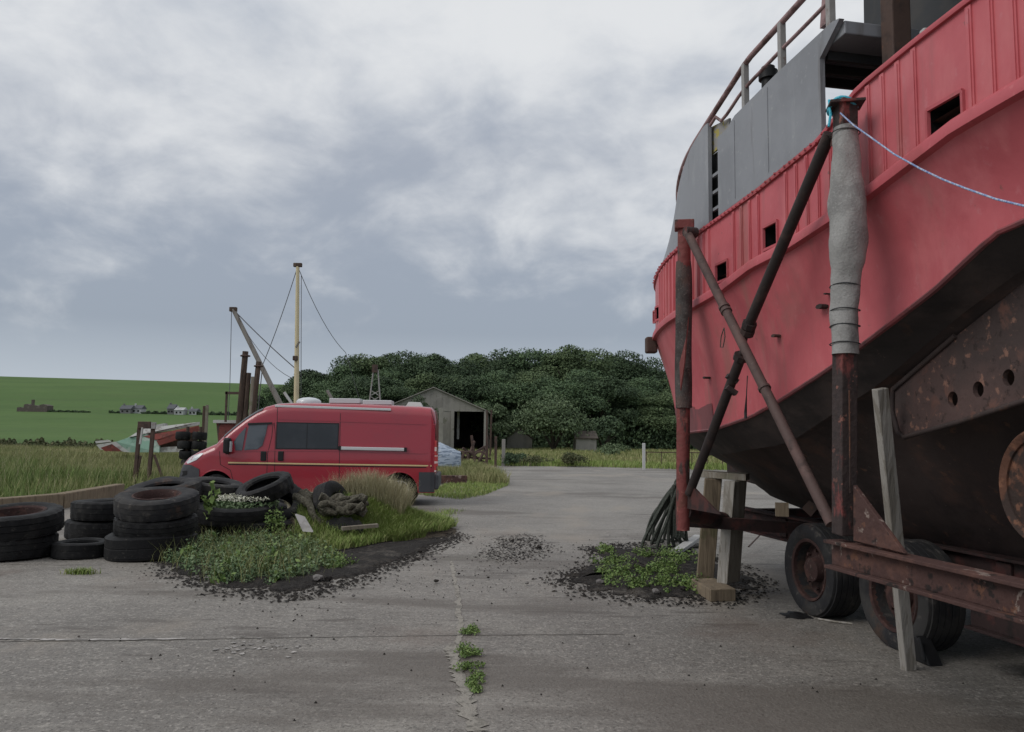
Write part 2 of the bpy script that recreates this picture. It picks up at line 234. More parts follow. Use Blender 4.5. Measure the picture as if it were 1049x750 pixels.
# ---------------------------------------------------------------- mesh collector
class MB:
    def __init__(s): s.v = []; s.f = []
    def add(s, vs, fs):
        o = len(s.v); s.v += [Vector(v) for v in vs]; s.f += [tuple(i+o for i in f) for f in fs]; return s
    def box(s, c, size, rot=None):
        x, y, z = (d/2 for d in size); c = Vector(c)
        vs = [Vector((sx*x, sy*y, sz*z)) for sz in (-1, 1) for sy in (-1, 1) for sx in (-1, 1)]
        if rot is not None: vs = [rot @ v for v in vs]
        return s.add([c+v for v in vs], [(0,2,3,1), (4,5,7,6), (0,1,5,4), (2,6,7,3), (0,4,6,2), (1,3,7,5)])
    def beam(s, p0, p1, w, h, up=(0,0,1), taper=1.0):
        p0, p1 = Vector(p0), Vector(p1); d = (p1-p0).normalized(); a = d.cross(Vector(up))
        if a.length < 1e-4: a = d.cross(Vector((0,1,0)))
        a.normalize(); b = a.cross(d).normalized()
        vs = []
        for p, k in ((p0, 1), (p1, taper)):
            for sa, sb in ((-1,-1), (1,-1), (1,1), (-1,1)): vs.append(p+a*(sa*w/2*k)+b*(sb*h/2*k))
        return s.add(vs, [(0,1,2,3), (7,6,5,4), (0,4,5,1), (1,5,6,2), (2,6,7,3), (3,7,4,0)])
    def tube(s, pts, r, n=10, cap=True):
        pts = [Vector(p) for p in pts]; rs = r if isinstance(r, (list, tuple)) else [r]*len(pts)
        rings = []; prev = None
        for i, p in enumerate(pts):
            d = (pts[min(i+1, len(pts)-1)]-pts[max(i-1, 0)]).normalized()
            if prev is None:
                a = d.cross(Vector((0,0,1)))
                if a.length < 1e-3: a = d.cross(Vector((0,1,0)))
            else: a = prev - d*prev.dot(d)
            a.normalize(); prev = a; b = d.cross(a)
            rings.append([p+(a*math.cos(2*math.pi*k/n)+b*math.sin(2*math.pi*k/n))*rs[i] for k in range(n)])
        vs = [v for q in rings for v in q]; fs = []
        for i in range(len(pts)-1):
            for k in range(n):
                fs.append((i*n+k, i*n+(k+1)%n, (i+1)*n+(k+1)%n, (i+1)*n+k))
        if cap: fs.append(tuple(range(n-1, -1, -1))); fs.append(tuple((len(pts)-1)*n+k for k in range(n)))
        return s.add(vs, fs)
    def lathe(s, prof, n=32, mtx=None, closed=True):     # profile (r, z) about local z
        vs = []; fs = []; m = len(prof)
        for k in range(n):
            a = 2*math.pi*k/n
            for r, z in prof:
                v = Vector((r*math.cos(a), r*math.sin(a), z)); vs.append(mtx @ v if mtx else v)
        for k in range(n):
            for j in range(m if closed else m-1):
                fs.append((k*m+j, ((k+1)%n)*m+j, ((k+1)%n)*m+(j+1)%m, k*m+(j+1)%m))
        return s.add(vs, fs)
    def prism(s, poly, off):                              # polygon (3d points) extruded by vector
        poly = [Vector(p) for p in poly]; off = Vector(off); n = len(poly)
        return s.add(poly+[p+off for p in poly], [tuple(range(n-1,-1,-1)), tuple(range(n, 2*n))]+[(i, (i+1)%n, (i+1)%n+n, i+n) for i in range(n)])
    def grid(s, rows):
        m = len(rows[0]); vs = [v for r in rows for v in r]
        return s.add(vs, [(i*m+j, i*m+j+1, (i+1)*m+j+1, (i+1)*m+j) for i in range(len(rows)-1) for j in range(m-1)])
    def build(s, name, m, parent=None, loc=None, smooth=None, bevel=0, world=True, fix=True):
        """parent given + world: vertices are world coordinates and are made local to the root thing"""
        me = bpy.data.meshes.new(name)
        org = Vector((0,0,0))
        if parent is not None and world:
            q = parent
            while q is not None: org += q.location; q = q.parent
        elif parent is None and loc is not None: org = Vector(loc)
        me.from_pydata([v-org for v in s.v], [], s.f); me.update()
        if fix:
            b = bmesh.new(); b.from_mesh(me); bmesh.ops.recalc_face_normals(b, faces=b.faces); b.to_mesh(me); b.free()
        if smooth is not None:
            me.shade_smooth(); me.set_sharp_from_angle(angle=R(smooth))
        o = bpy.data.objects.new(name, me); COL.objects.link(o); me.materials.append(M[m] if isinstance(m, str) else m)
        if parent is not None: o.parent = parent
        elif loc is not None: o.location = org
        if bevel:
            md = o.modifiers.new('bevel', 'BEVEL'); md.width = bevel; md.segments = 2; md.limit_method = 'ANGLE'; md.angle_limit = R(35)
        return o

def tag(o, label=None, cat=None, group=None, kind=None):
    if label: o['label'] = label
    if cat: o['category'] = cat
    if group: o['group'] = group
    if kind: o['kind'] = kind
    return o
def thing(name, label, cat, loc=(0,0,0), group=None, rotz=0):
    o = bpy.data.objects.new(name, None); COL.objects.link(o); o.empty_display_size = .2
    o.location = loc; o.rotation_euler = (0,0,rotz); return tag(o, label, cat, group)
def copy_tree(o, parent=None):
    c = o.copy(); COL.objects.link(c)
    if parent is not None: c.parent = parent
    for ch in list(o.children): copy_tree(ch, c)
    return c
def fast_mesh(name, verts, faces, m, parent=None, loc=None):
    """numpy arrays: verts (n,3), faces (k,4) or (k,3)"""
    me = bpy.data.meshes.new(name); k, c = faces.shape
    org = np.array(loc if loc is not None else (0,0,0), float)
    me.vertices.add(len(verts)); me.vertices.foreach_set('co', (verts-org).astype(np.float32).ravel())
    me.loops.add(k*c); me.loops.foreach_set('vertex_index', faces.astype(np.int32).ravel())
    me.polygons.add(k); me.polygons.foreach_set('loop_start', np.arange(0, k*c, c, dtype=np.int32))
    me.update(calc_edges=True); me.validate()
    me.materials.append(M[m]); o = bpy.data.objects.new(name, me); COL.objects.link(o)
    if parent is not None: o.parent = parent
    elif loc is not None: o.location = org
    return o
def inpoly(x, y, poly):
    c = np.zeros(len(x), bool); n = len(poly)
    for i in range(n):
        x0, y0 = poly[i][:2]; x1, y1 = poly[(i+1)%n][:2]
        if y0 == y1: continue
        c ^= ((y0 > y) != (y1 > y)) & (x < (x1-x0)*(y-y0)/(y1-y0)+x0)
    return c
def sample_poly(poly, n):
    a = np.array([p[:2] for p in poly]); lo, hi = a.min(0), a.max(0); xs = np.empty((0,2))
    while len(xs) < n:
        q = RNG.uniform(lo, hi, (n*2, 2)); xs = np.vstack([xs, q[inpoly(q[:,0], q[:,1], a)]])
    return xs[:n]
def grass_arrays(xy, z0, h, w, bend=.35):
    """three-segment blades"""
    n = len(xy); h = h*RNG.uniform(.55, 1.2, n) if np.isscalar(h) else h*RNG.uniform(.7, 1.15, n)
    z0 = np.broadcast_to(z0, (n,)); a = RNG.uniform(0, 2*np.pi, n); b = a+np.pi/2+RNG.normal(0, .5, n)
    side = np.stack([np.cos(a), np.sin(a), 0*a], 1); lean = np.stack([np.cos(b), np.sin(b), 0*b], 1)
    base = np.column_stack([xy, z0]); ld = bend*h*RNG.uniform(.3, 1.4, n)
    ww = (w*RNG.uniform(.6, 1.3, n))[:,None]
    up = np.zeros((n,3)); up[:,2] = 1
    p1 = base+up*(h*.55)[:,None]+lean*(ld*.3)[:,None]; p2 = base+up*h[:,None]+lean*ld[:,None]
    V = np.stack([base-side*ww/2, base+side*ww/2, p1+side*ww*.38, p1-side*ww*.38, p2+side*ww*.06, p2-side*ww*.06], 1).reshape(-1,3)
    i = np.arange(n)[:,None]*6
    Fc = np.concatenate([i+np.array([[0,1,2,3]]), i+np.array([[3,2,4,5]])], 0)
    return V, Fc
def leaf_arrays(c, size, nrm=None, flat=.5):
    """diamond leaves at centres c"""
    n = len(c); d = RNG.normal(size=(n,3)); d /= np.linalg.norm(d, axis=1)[:,None]
    e = RNG.normal(size=(n,3))
    if nrm is not None: e = nrm+e*flat
    e -= d*(e*d).sum(1)[:,None]; e /= np.linalg.norm(e, axis=1)[:,None]+1e-9
    f = np.cross(d, e); s = (size*RNG.uniform(.6, 1.4, n))[:,None]
    V = np.stack([c-d*s*.5, c+f*s*.3, c+d*s*.5+e*s*.12, c-f*s*.3], 1).reshape(-1,3)
    Fc = np.arange(n)[:,None]*4+np.array([[0,1,2,3]]); return V, Fc
def join_arrays(lst):
    V = []; Fc = []; o = 0
    for v, f in lst: V.append(v); Fc.append(f+o); o += len(v)
    return np.vstack(V), np.vstack(Fc)

# ================================================================ TERRAIN
def hill_z(X, Y):
    X = np.asarray(X, float); Y = np.asarray(Y, float)
    px = 524+800*X/np.maximum(Y, 30)
    t = np.clip((Y-150)/1250, 0, 1); s = t*t*(3-2*t)
    lat = np.clip(1-.0003*px, .2, 1.12)
    z = 90*s*lat
    z = np.where(Y > 1400, z-(Y-1400)*.02, z)
    return z
ys = np.concatenate([[-60, -20, 0], np.arange(5, 60, 5), np.arange(60, 160, 12), np.arange(160, 1440, 32), [1500, 1700, 2200, 3200, 6000]])
tx = np.linspace(-1.6, 1.6, 65)
rows = []
for y in ys:
    w_ = max(y, 40)*1.0
    X = tx*w_*1.3; Z = hill_z(X, np.full_like(X, y))-.06
    rows.append([Vector((x, y, z)) for x, z in zip(X, Z)])
ter = MB().grid(rows).build('terrain', 'ground', smooth=60, fix=False); tag(ter, kind='structure')
# far pasture uses its own colours: second material by face
ter.data.materials.append(M['hillmat']); ter.data.materials.append(M['meadow'])
for p in ter.data.polygons:
    c = p.center
    if c.y > 62 and 524+800*c.x/c.y < 300: p.material_index = 1
    elif c.y > 46: p.material_index = 2
    if c.y > 190: p.material_index = 1

# concrete yard
yp = [(-420,560), (-150,533), (40,521), (118,507), (190,498), (300,490), (440,492), (470,487), (494,476.5), (600,477.5), (700,480), (900,484), (1300,492)]
yard = [G(x, y) for x, y in yp] + [Vector((60, -12, 0)), Vector((-30, -12, 0))]
b = MB(); b.add(yard, [tuple(range(len(yard)))])
yo = b.build('concrete_yard', 'concrete'); tag(yo, kind='structure')
for p in yo.data.polygons:
    if p.normal.z < 0: p.flip()

def ribbon(pts, w, z, name, m, jit=.4, n=6):
    """irregular strip lying on the yard"""
    P_ = [Vector((p.x, p.y, z)) for p in pts]; out = []
    for i in range(len(P_)-1):
        for k in range(n):
            out.append(P_[i].lerp(P_[i+1], k/n))
    out.append(P_[-1]); L = []; Rr = []
    for i, p in enumerate(out):
        d = (out[min(i+1, len(out)-1)]-out[max(0, i-1)]).normalized(); s = Vector((-d.y, d.x, 0))
        ww = w*random.uniform(1-jit, 1+jit); p = p+s*random.uniform(-.3, .3)*w
        L.append(p+s*ww/2); Rr.append(p-s*ww/2)
    o = MB().grid([L, Rr]).build(name, m); return tag(o, kind='structure')
ribbon([G(462,575), G(469,610), G(472,650), G(466,680), G(478,715), G(491,752), G(505,800)], .05, .004, 'slab_joint', 'crack', .35, 14)
ribbon([G(463,660), G(466,680), G(476,712), G(488,750)], .09, .006, 'slab_joint_spall', 'crack', .45, 14)
ribbon([G(-200,660), G(0,657.5), G(130,656.5), G(270,654), G(470,651), G(640,650)], .014, .004, 'slab_joint_cross', 'joint', .5, 20)
ribbon([G(-200,657), G(0,655), G(60,656), G(190,655)], .03, .007, 'slab_joint_edge', 'stain_pale', .8, 18)
ribbon([G(200,610), G(300,600), G(420,575), G(470,556)], .03, .004, 'wet_track', 'joint', .9, 10)

def blob_patch(px_poly, name, m, z=.006, hgt=.03, n=40, kind='structure', rough=.5):
    """irregular patch of loose material with its own small relief"""
    poly = [G(x, y) for x, y in px_poly]; a = np.array([(p.x, p.y) for p in poly]); c = a.mean(0)
    out = []; k = len(poly)
    for i in range(k):
        for j in range(6):
            q = a[i]*(1-j/6)+a[(i+1)%k]*(j/6); d = (q-c); out.append(c+d*random.uniform(.78, .98))
    rows = []
    for r in (1.0, .96, .88, .75, .6, .42, .22, .05):
        rows.append([Vector((*(c+(q-c)*r), z+(0 if r == 1 else hgt*min(1, (1-r)*5)*random.uniform(.2, 1.2)))) for q in out+[out[0]]])
    return tag(MB().grid(rows).build(name, m, smooth=50), kind=kind)
blob_patch([(150,578), (165,588), (225,604), (300,611), (345,600), (400,582), (470,552), (455,546), (400,557), (330,568), (250,562), (190,567)], 'dark_soil', 'soil', hgt=.035)
blob_patch([(572,596), (600,608), (650,615), (715,617), (760,618), (790,600), (760,580), (720,566), (690,562), (640,558), (600,562), (620,575), (580,586)], 'dark_soil', 'soil', hgt=.04)
def clods(pix, n, lo, hi, name='soil_clods', m='soil', flat=1.0):
    xy = sample_poly([G(x, y) for x, y in pix], n); xy = xy+RNG.normal(0, .11, xy.shape); r_ = RNG.uniform(lo, hi, n)*RNG.uniform(.4, 1, n); a0 = RNG.uniform(0, 6.28, n); V_ = []
    for k in range(4):
        a = a0+k*1.571+RNG.uniform(-.4,.4,n); V_.append(np.column_stack([xy[:,0]+r_*np.cos(a)*1.2, xy[:,1]+r_*np.sin(a), np.full(n, .003)+RNG.uniform(0,.01,n)]))
    V_.append(np.column_stack([xy[:,0]+RNG.normal(0,.3,n)*r_, xy[:,1]+RNG.normal(0,.3,n)*r_, (.012+r_*RNG.uniform(.6,1.3,n))*flat]))
    V_ = np.stack(V_, 1).reshape(-1,3); i = np.arange(n)[:,None]*5
    F_ = np.concatenate([i+np.array([[k,(k+1)%4,4]]) for k in range(4)], 0); return tag(fast_mesh(name, V_, F_, m), kind='stuff')
clods([(158,578), (172,590), (225,609), (305,616), (350,604), (405,584), (480,550), (458,545), (400,557), (330,568), (250,562), (190,567)], 9000, .006, .032, flat=.6)
clods([(492,571), (520,577), (548,573), (568,562), (540,547), (512,551)], 1500, .006, .026, flat=.45)
clods([(562,598), (600,612), (650,618), (715,619), (760,619), (790,600), (760,580), (720,566), (690,560), (640,556), (594,562), (610,575), (572,586)], 6500, .006, .03, flat=.6)
clods([(120,572), (150,602), (225,622), (310,630), (370,616), (430,594), (505,552), (470,530), (400,545), (330,556), (250,556), (190,560)], 300, .004, .012)
clods([(545,600), (600,622), (660,628), (720,628), (745,622), (720,560), (690,552), (640,548), (580,556), (600,570), (556,588)], 200, .004, .012)
clods([(205,662), (250,656), (300,658), (310,668), (255,676), (215,672)], 70, .006, .03, 'concrete_flakes', 'stain_pale', .25)
clods([(380,600), (430,590), (500,570), (600,575), (560,610), (440,612)], 180, .003, .010)
# ================================================================ BOAT
A = Vector((-.1882, .9821, 0)); U = Vector((.9821, .1882, 0)); Z = Vector((0,0,1))
def S(s, u, h): return A*s+U*u+Z*h
def HS(px, py, u):
    d = ray(px, py); t = u/d.dot(U); p = O+d*t; return p
def sh(px, py, u):
    p = HS(px, py, u); return p.dot(A), p.z
UC = 5.6                                                    # centre line of the hull
class Curve:                                                # one longitudinal line of the hull
    def __init__(s, u0, s0, k, pix, s_stern=.9, far=()):
        s.u0, s.s0, s.k = u0, s0, k; s.end = s0+math.sqrt(2*(UC-u0)/k); s.st = s_stern
        q = sorted([sh(x, y, u0) for x, y in pix]+list(far)); s.ss = [a for a, _ in q]; s.hh = [b for _, b in q]
    def u(s, t): return s.u0+(.5*s.k*(t-s.s0)**2 if t > s.s0 else 0)
    def h(s, t): return float(np.interp(t, s.ss, s.hh))
    def pt(s, t, du=0, dh=0): return S(t, s.u(t)+du, s.h(t)+dh)
cap_c = Curve(3.30, 7.6, .227, [(994,0), (937,44), (880,91), (839,145), (775,197), (716,239)], far=[(9.2, 3.58), (12.2, 3.75), (1.0, 4.18)])
str_c = Curve(3.30, 7.6, .227, [(1049,97), (980,137), (888,206), (804,260), (772,276), (739,301), (709,318)], far=[(9.2, 2.85), (12.2, 2.95), (2.4, 3.43), (1.0, 3.45)])
chi_c = Curve(3.50, 7.2, .196, [(957,297), (876,359), (840,384), (796,412), (769,427), (732,440)], far=[(9.4, 1.68), (11.9, 1.75), (3.75, 2.83), (3.2, 2.88), (1.0, 2.95)])
cl_c = Curve(3.72, 6.8, .184, [(1049,275), (984,323), (899,395), (852,425), (816,449), (799,456)], far=[(7.6, 1.50), (9.5, 1.42), (11.4, 1.45), (1.0, 2.85)])
NT = 90
def tt(c, i): return c.st+(c.end-c.st)*(1-(1-i/NT)**1.25)
def mirror(p):
    q = Vector(p); u = q.dot(U); return q+U*(2*(UC-u))
def both(rows, mb):
    mb.grid(rows); mb.grid([[mirror(p) for p in r] for r in rows]); return mb
boat = thing('fishing_boat', 'large red steel fishing boat with grey side plating, shored up on a rusty cradle', 'boat', tuple(S(6, UC, 0)))
# topside: strake -> chine, with a slight hollow flare
rows = []
for f in np.linspace(0, 1, 9):
    r = []
    for i in range(NT+1):
        a = str_c.pt(tt(str_c, i)); c = chi_c.pt(tt(chi_c, i)); p = a.lerp(c, f)
        p += U*(.05*math.sin(math.pi*f)*(1 if i < NT-6 else 0)) ; r.append(p)
    rows.append(r)
TOP = rows
topside = both(rows, MB()).build('topside_plating', 'hull_red', boat, smooth=50)
# grimy unpainted strip low at the bow
def topside_pt(s, f, du=0):
    i = min(range(NT+1), key=lambda k: abs((TOP[0][k].lerp(TOP[-1][k], f)).dot(A)-s))
    j = min(f*8, 7.999); k = int(j); p = TOP[k][i].lerp(TOP[k+1][i], j-k); return p+U*du
g = []
for f0 in np.linspace(.50, 1.0, 10):
    r = []
    for s in np.linspace(7.35, 10.6, 46):
        f = max(f0, .80-.10*min(1, max(0, s-7.5))+.03*math.sin(s*5)+.012*math.sin(s*13+1)) if f0 < .99 else f0
        r.append(topside_pt(s, min(f, 1.0), -.006))
    g.append(r)
MB().grid(g).build('grimy_patch', 'hull_red_dirty', boat, smooth=50)
# black chine band and bottom
both([[chi_c.pt(tt(chi_c, i)).lerp(cl_c.pt(tt(cl_c, i)), f) for i in range(NT+1)] for f in (0, .33, .66, 1)], MB()).build('chine_band', 'hull_black', boat, smooth=30)
def keel_h(s): return float(np.interp(s, [1, 5.2, 6.5, 8.0, 9.2, 10.6, 11.6], [.42, .45, .62, .98, 1.17, 1.25, 1.43]))
rows = []
for j, (f, du, dh) in enumerate([(0, 0, 0), (.03, .05, .01), (.30, 0, -.02), (.62, 0, -.10), (.86, 0, -.06), (1, 0, 0)]):
    r = []
    for i in range(NT+1):
        t = tt(cl_c, i); a = cl_c.pt(t); kk = S(t, UC-.08, keel_h(t)); p = a.lerp(kk, f)
        w = min(1, max(0, (11.0-t)/2)); p += (U*du+Z*dh*3)*w; r.append(p)
    rows.append(r)
both(rows, MB()).build('bottom_plating', 'hull_brown', boat, smooth=40)
# keel bar and garboard plate
b = MB(); b.grid([[S(t, UC-w, keel_h(t)+dz) for t in np.linspace(.9, 11.2, 40)] for w, dz in ((.085, .0), (.085, -.22), (-.085, -.22), (-.085, 0))])
b.build('keel', 'hull_brown', boat)
# transom
ts = [cap_c.pt(cap_c.st), str_c.pt(str_c.st), chi_c.pt(chi_c.st), cl_c.pt(cl_c.st), S(.9, UC-.08, keel_h(.9))]
b = MB(); b.add(ts+[mirror(p) for p in reversed(ts)], [tuple(range(10))]); b.build('transom', 'hull_red', boat)
# deck
b = MB(); b.grid([[cap_c.pt(tt(cap_c, i), .02, -.55) for i in range(NT+1)], [mirror(cap_c.pt(tt(cap_c, i), .02, -.55)) for i in range(NT+1)]])
b.build('deck', 'brown_steel', boat)

# bulwark: columns with real freeing-port openings
ports = []
for q in ([(952,117), (987,95), (987,124), (952,147)], [(783,236), (797,228), (797,247), (783,259)], [(734,275), (746,267), (746,284), (734,291)]):
    e = [sh(x, y, 3.3) for x, y in q]; ports.append((min(p[0] for p in e), max(p[0] for p in e), (e[0][1]+e[1][1])/2+.02, (e[2][1]+e[3][1])/2-.005))
ports.append((9.0, 9.14, 3.22, 3.08)); 
ports.append((8.70, 8.84, 3.22, 3.06))
cuts = set(np.linspace(.9, cap_c.end, 120)); 
cuts = sorted([c for c in cuts if not any(a-.03 < c < b_+.03 for a, b_, *_ in ports)]+[x for p in ports for x in p[:2]])
def bul(s, h): 
    u = cap_c.u(s); return S(s, u, h)
def hk(s, k):
    """height levels of the bulwark: sill, port bottom, port top, cap"""
    p = next((p for p in ports if p[0]-1e-6 <= s <= p[1]+1e-6), None); a, d = str_c.h(s), cap_c.h(s)
    if p: return (a, p[3], p[2], d)[k]
    return a+(d-a)*(0, .12, .5, 1)[k]
bv = [[bul(s, hk(s, k)) for s in cuts] for k in range(4)]
b = MB(); m_ = len(cuts); vs = [v for r in bv for v in r]; fs = []
for k in range(3):
    for j in range(m_-1):
        mid = (cuts[j]+cuts[j+1])/2
        if k == 1 and any(p[0] < mid < p[1] for p in ports): continue
        fs.append((k*m_+j, k*m_+j+1, (k+1)*m_+j+1, (k+1)*m_+j))
b.add(vs, fs); b.grid([[mirror(bul(s, str_c.h(s))) for s in cuts], [mirror(bul(s, cap_c.h(s))) for s in cuts]])
bulwark = b.build('bulwark', 'hull_red', boat, smooth=40, fix=False)
for p in ports:                                            # sheltered box behind each port
    s0, s1, ht, hb = p; u = cap_c.u((s0+s1)/2)
    c = [S(s0, u+.003, hb), S(s1, u+.003, hb), S(s1, u+.003, ht), S(s0, u+.003, ht)]; d = [x+U*.5 for x in c]
    b = MB().add(c+d, [(0,1,5,4), (1,2,6,5), (2,3,7,6), (3,0,4,7), (4,5,6,7)]); fp = b.build('freeing_port', 'black_in', boat)
    fr = MB()
    for i in range(4): fr.beam(c[i]-U*.008, c[(i+1)%4]-U*.008, .022, .022)
    fr.build('port_frame', 'strake', fp)
s0, s1, ht, hb = ports[0]
MB().tube([S((s0+s1)/2-.03, 3.52, hb-.02), S((s0+s1)/2-.03, 3.52, hb+.13), S((s0+s1)/2-.03, 3.52, hb+.14), S((s0+s1)/2-.03, 3.52, hb+.2)], [.13, .13, .10, .10], 16).build('bollard', 'dark_grey', boat, smooth=40)
# stiffening ribs
b = MB(); s = 2.0
while s < 8.9:
    if not any(p[0]-.03 < s < p[1]+.03 for p in ports) and not (6.55 < s < 6.95) and not (7.55 < s < 7.85):
        lo, hi = str_c.h(s)+.03, cap_c.h(s)-.03; u = cap_c.u(s)
        b.prism([S(s-.022, u+.002, lo), S(s+.022, u+.002, lo), S(s+.022, u+.002, hi), S(s-.022, u+.002, hi)], -U*.012)
        b.prism([S(s-.010, u-.008, lo+.02), S(s+.010, u-.008, lo+.02), S(s+.010, u-.008, hi-.02), S(s-.010, u-.008, hi-.02)], -U*.009)
    s += .15 if s < 6.5 else .13
b.build('bulwark_ribs', 'hull_red', boat)
# cap rail, rivets, strake
def sweep(c, prof, s0, s1, n=90, both_sides=True):
    L = np.linspace(s0, s1, n); rows = [[c.pt(t, du, dh) for t in L] for du, dh in prof]+[[c.pt(t, *prof[0]) for t in L]]
    mb = MB().grid(rows)
    if both_sides: mb.grid([[mirror(p) for p in r] for r in rows])
    return mb
sweep(cap_c, [(-.022, -.018), (-.026, .0), (-.022, .016), (.05, .016), (.05, -.018)], .9, cap_c.end).build('cap_rail', 'strake', boat, smooth=40)
sweep(str_c, [(.0, .10), (-.022, .09), (-.045, .06), (-.045, .0), (.02, -.012)], .9, str_c.end).build('rubbing_strake', 'strake', boat, smooth=40)
sweep(chi_c, [(-.012, .012), (-.018, 0), (-.008, -.015), (.02, -.015), (.02, .015)], .9, chi_c.end).build('chine_bead', 'hull_red_dirty', boat)
b = MB()
for s in np.arange(4.9, 9.2, .075):
    p = cap_c.pt(s, -.028, .0)+Vector((0,0,random.uniform(-.012, .012))); b.box(p, (.02, .02, .014), Matrix.Rotation(-.19, 3, 'Z'))
b.build('rivet_row', 'strake', boat)
def u_in(s): return 3.3+(.5*.40*(s-7.3)**2 if s > 7.3 else 0)
# side plating
def plate_rows(sa, sb, ha, hb_, du, n=24, thick=.04):
    L = np.linspace(sa, sb, n)
    f = [[S(s, cap_c.u(s)+du, ha(s)) for s in L], [S(s, u_in(s)+du, hb_(s)) for s in L]]
    bk = [[p+U*thick for p in r] for r in f]; return [f[0], f[1], bk[1], bk[0], f[0]]
def capped(rows):
    mb = MB().grid(rows); q = [r[0] for r in rows[:4]]; w = [r[-1] for r in rows[:4]]; mb.add(q, [(0,1,2,3)]); mb.add(w, [(0,1,2,3)]); return mb
sE = sh(841,60,3.3); sT = sh(861,19,3.3); sF = sh(737,221,3.3)[0]; 
top_pts = sorted([sh(745,133,3.3), sh(753,119,3.3), sh(800,72,3.3), sh(854,22,3.3), sT])
def main_top(s): return float(np.interp(s, [p[0] for p in top_pts], [p[1] for p in top_pts]))
def main_bot(s):
    base = cap_c.h(s)+.028
    if s < sE[0]: return float(np.interp(s, [sT[0], sE[0]], [sT[1]-.005, sE[1]]))
    return base
sp = MB().grid(plate_rows(sT[0], sE[0]-.001, main_bot, main_top, -.01, 6))
r2 = plate_rows(sE[0], sF, main_bot, main_top, -.01, 30); sp.grid(r2); sp.add([r[-1] for r in r2[:4]], [(0,1,2,3)]); sp.add([r[0] for r in r2[:4]], [(0,1,2,3)])
sp.build('side_plating', 'grey_plate', boat, smooth=30)
# forward panel
lt = sorted([sh(735,120,3.3), sh(722,129,3.3), sh(708,152,3.3)]); sG = sh(727,230,3.3)[0]
def fw_top(s): return float(np.interp(s, [p[0] for p in lt]+[8.35, 8.75], [p[1] for p in lt]+[4.2, 3.75]))
capped(plate_rows(sG, 8.75, lambda s: cap_c.h(s)+.028, fw_top, -.01, 30)).build('side_plating', 'grey_plate', boat, smooth=30)
b = MB()
for s in (5.85, 6.45):
    b.beam(S(s, cap_c.u(s)-.013, main_bot(s)+.05), S(s, cap_c.u(s)-.013, main_top(s)-.04), .008, .004, up=U)
b.build('plate_seam', 'grey_plate', boat)
# ladder recess between the panels
rec = thing  # noqa
b = MB(); b.grid([[S(s, cap_c.u(s)+.10, cap_c.h(s)+.02) for s in np.linspace(sF-.1, sG+.6, 4)], [S(s, cap_c.u(s)+.10, main_top(sF)-.05) for s in np.linspace(sF-.1, sG+.6, 4)]])
lad = b.build('ladder_recess', 'dark_grey', boat)
b = MB()
for h in np.arange(cap_c.h(sF)+.15, main_top(sF)-.25, .17): b.beam(S(sF-.06, cap_c.u(sF)+.05, h), S(sG+.04, cap_c.u(sG)+.05, h), .03, .03)
b.build('ladder_rungs', 'grey_plate', lad)
lq = [HS(727,131,3.36), HS(747,121,3.36), HS(746,143,3.36), HS(727,160,3.36)]
MB().prism(lq, U*.02).build('stained_plate', 'lichen', boat)
# boat deck over the gap: slab with beams below
ha = sT[1]-.105; sD = sT[0]+.004
b = MB().prism([S(sD, 3.335, ha), S(sD, UC*2-3.3, ha), S(5.66, UC*2-3.3, ha), S(5.66, 3.335, ha)], Z*.10)
dk = b.build('boat_deck', 'grey_plate', boat, bevel=.008)
b = MB()
for s in (5.1, 5.3, 5.5): b.beam(S(s, 3.36, ha-.035), S(s, 7.8, ha-.035), .03, .07)
b.build('deck_beams', 'dark_grey', dk)
# aft deckhouse: closed block, its interior shade put into the dark colour; rusty corner post
hp = MB()
s_p = 4.72
hp.beam(S(s_p, 3.66, 3.3), S(s_p, 3.66, 5.6), .15, .13, up=A); hp.build('corner_post', 'brown_steel', boat, bevel=.01)
b = MB()
b.prism([S(2.0, 4.35, 3.2), S(6.05, 4.35, 3.2), S(6.05, 4.35, 4.4), S(6.0, 4.35, 6.6), S(2.0, 4.35, 6.6)], U*2.5); b.build('deckhouse', 'dark_grey', boat)
b = MB().prism([S(1.8, 3.55, 5.5), S(s_p+.1, 3.55, 5.5), S(s_p+.1, 7.6, 5.5), S(1.8, 7.6, 5.5)], Z*.3); b.build('deckhouse_roof', 'brown_steel', boat)
b = MB(); b.tube([S(4.45, 3.75, 4.0), S(4.43, 3.75, 4.35), S(4.35, 3.8, 4.42)], .035, 8); b.tube([S(4.3, 3.7, 4.0), S(4.3, 3.7, 4.28)], [.06, .05], 10); b.build('deck_vent', 'dark_grey', boat, smooth=40)
MB().box(S(4.36, 3.62, 4.33), (.09, .06, .09)).build('work_lamp', 'white', boat, bevel=.01)
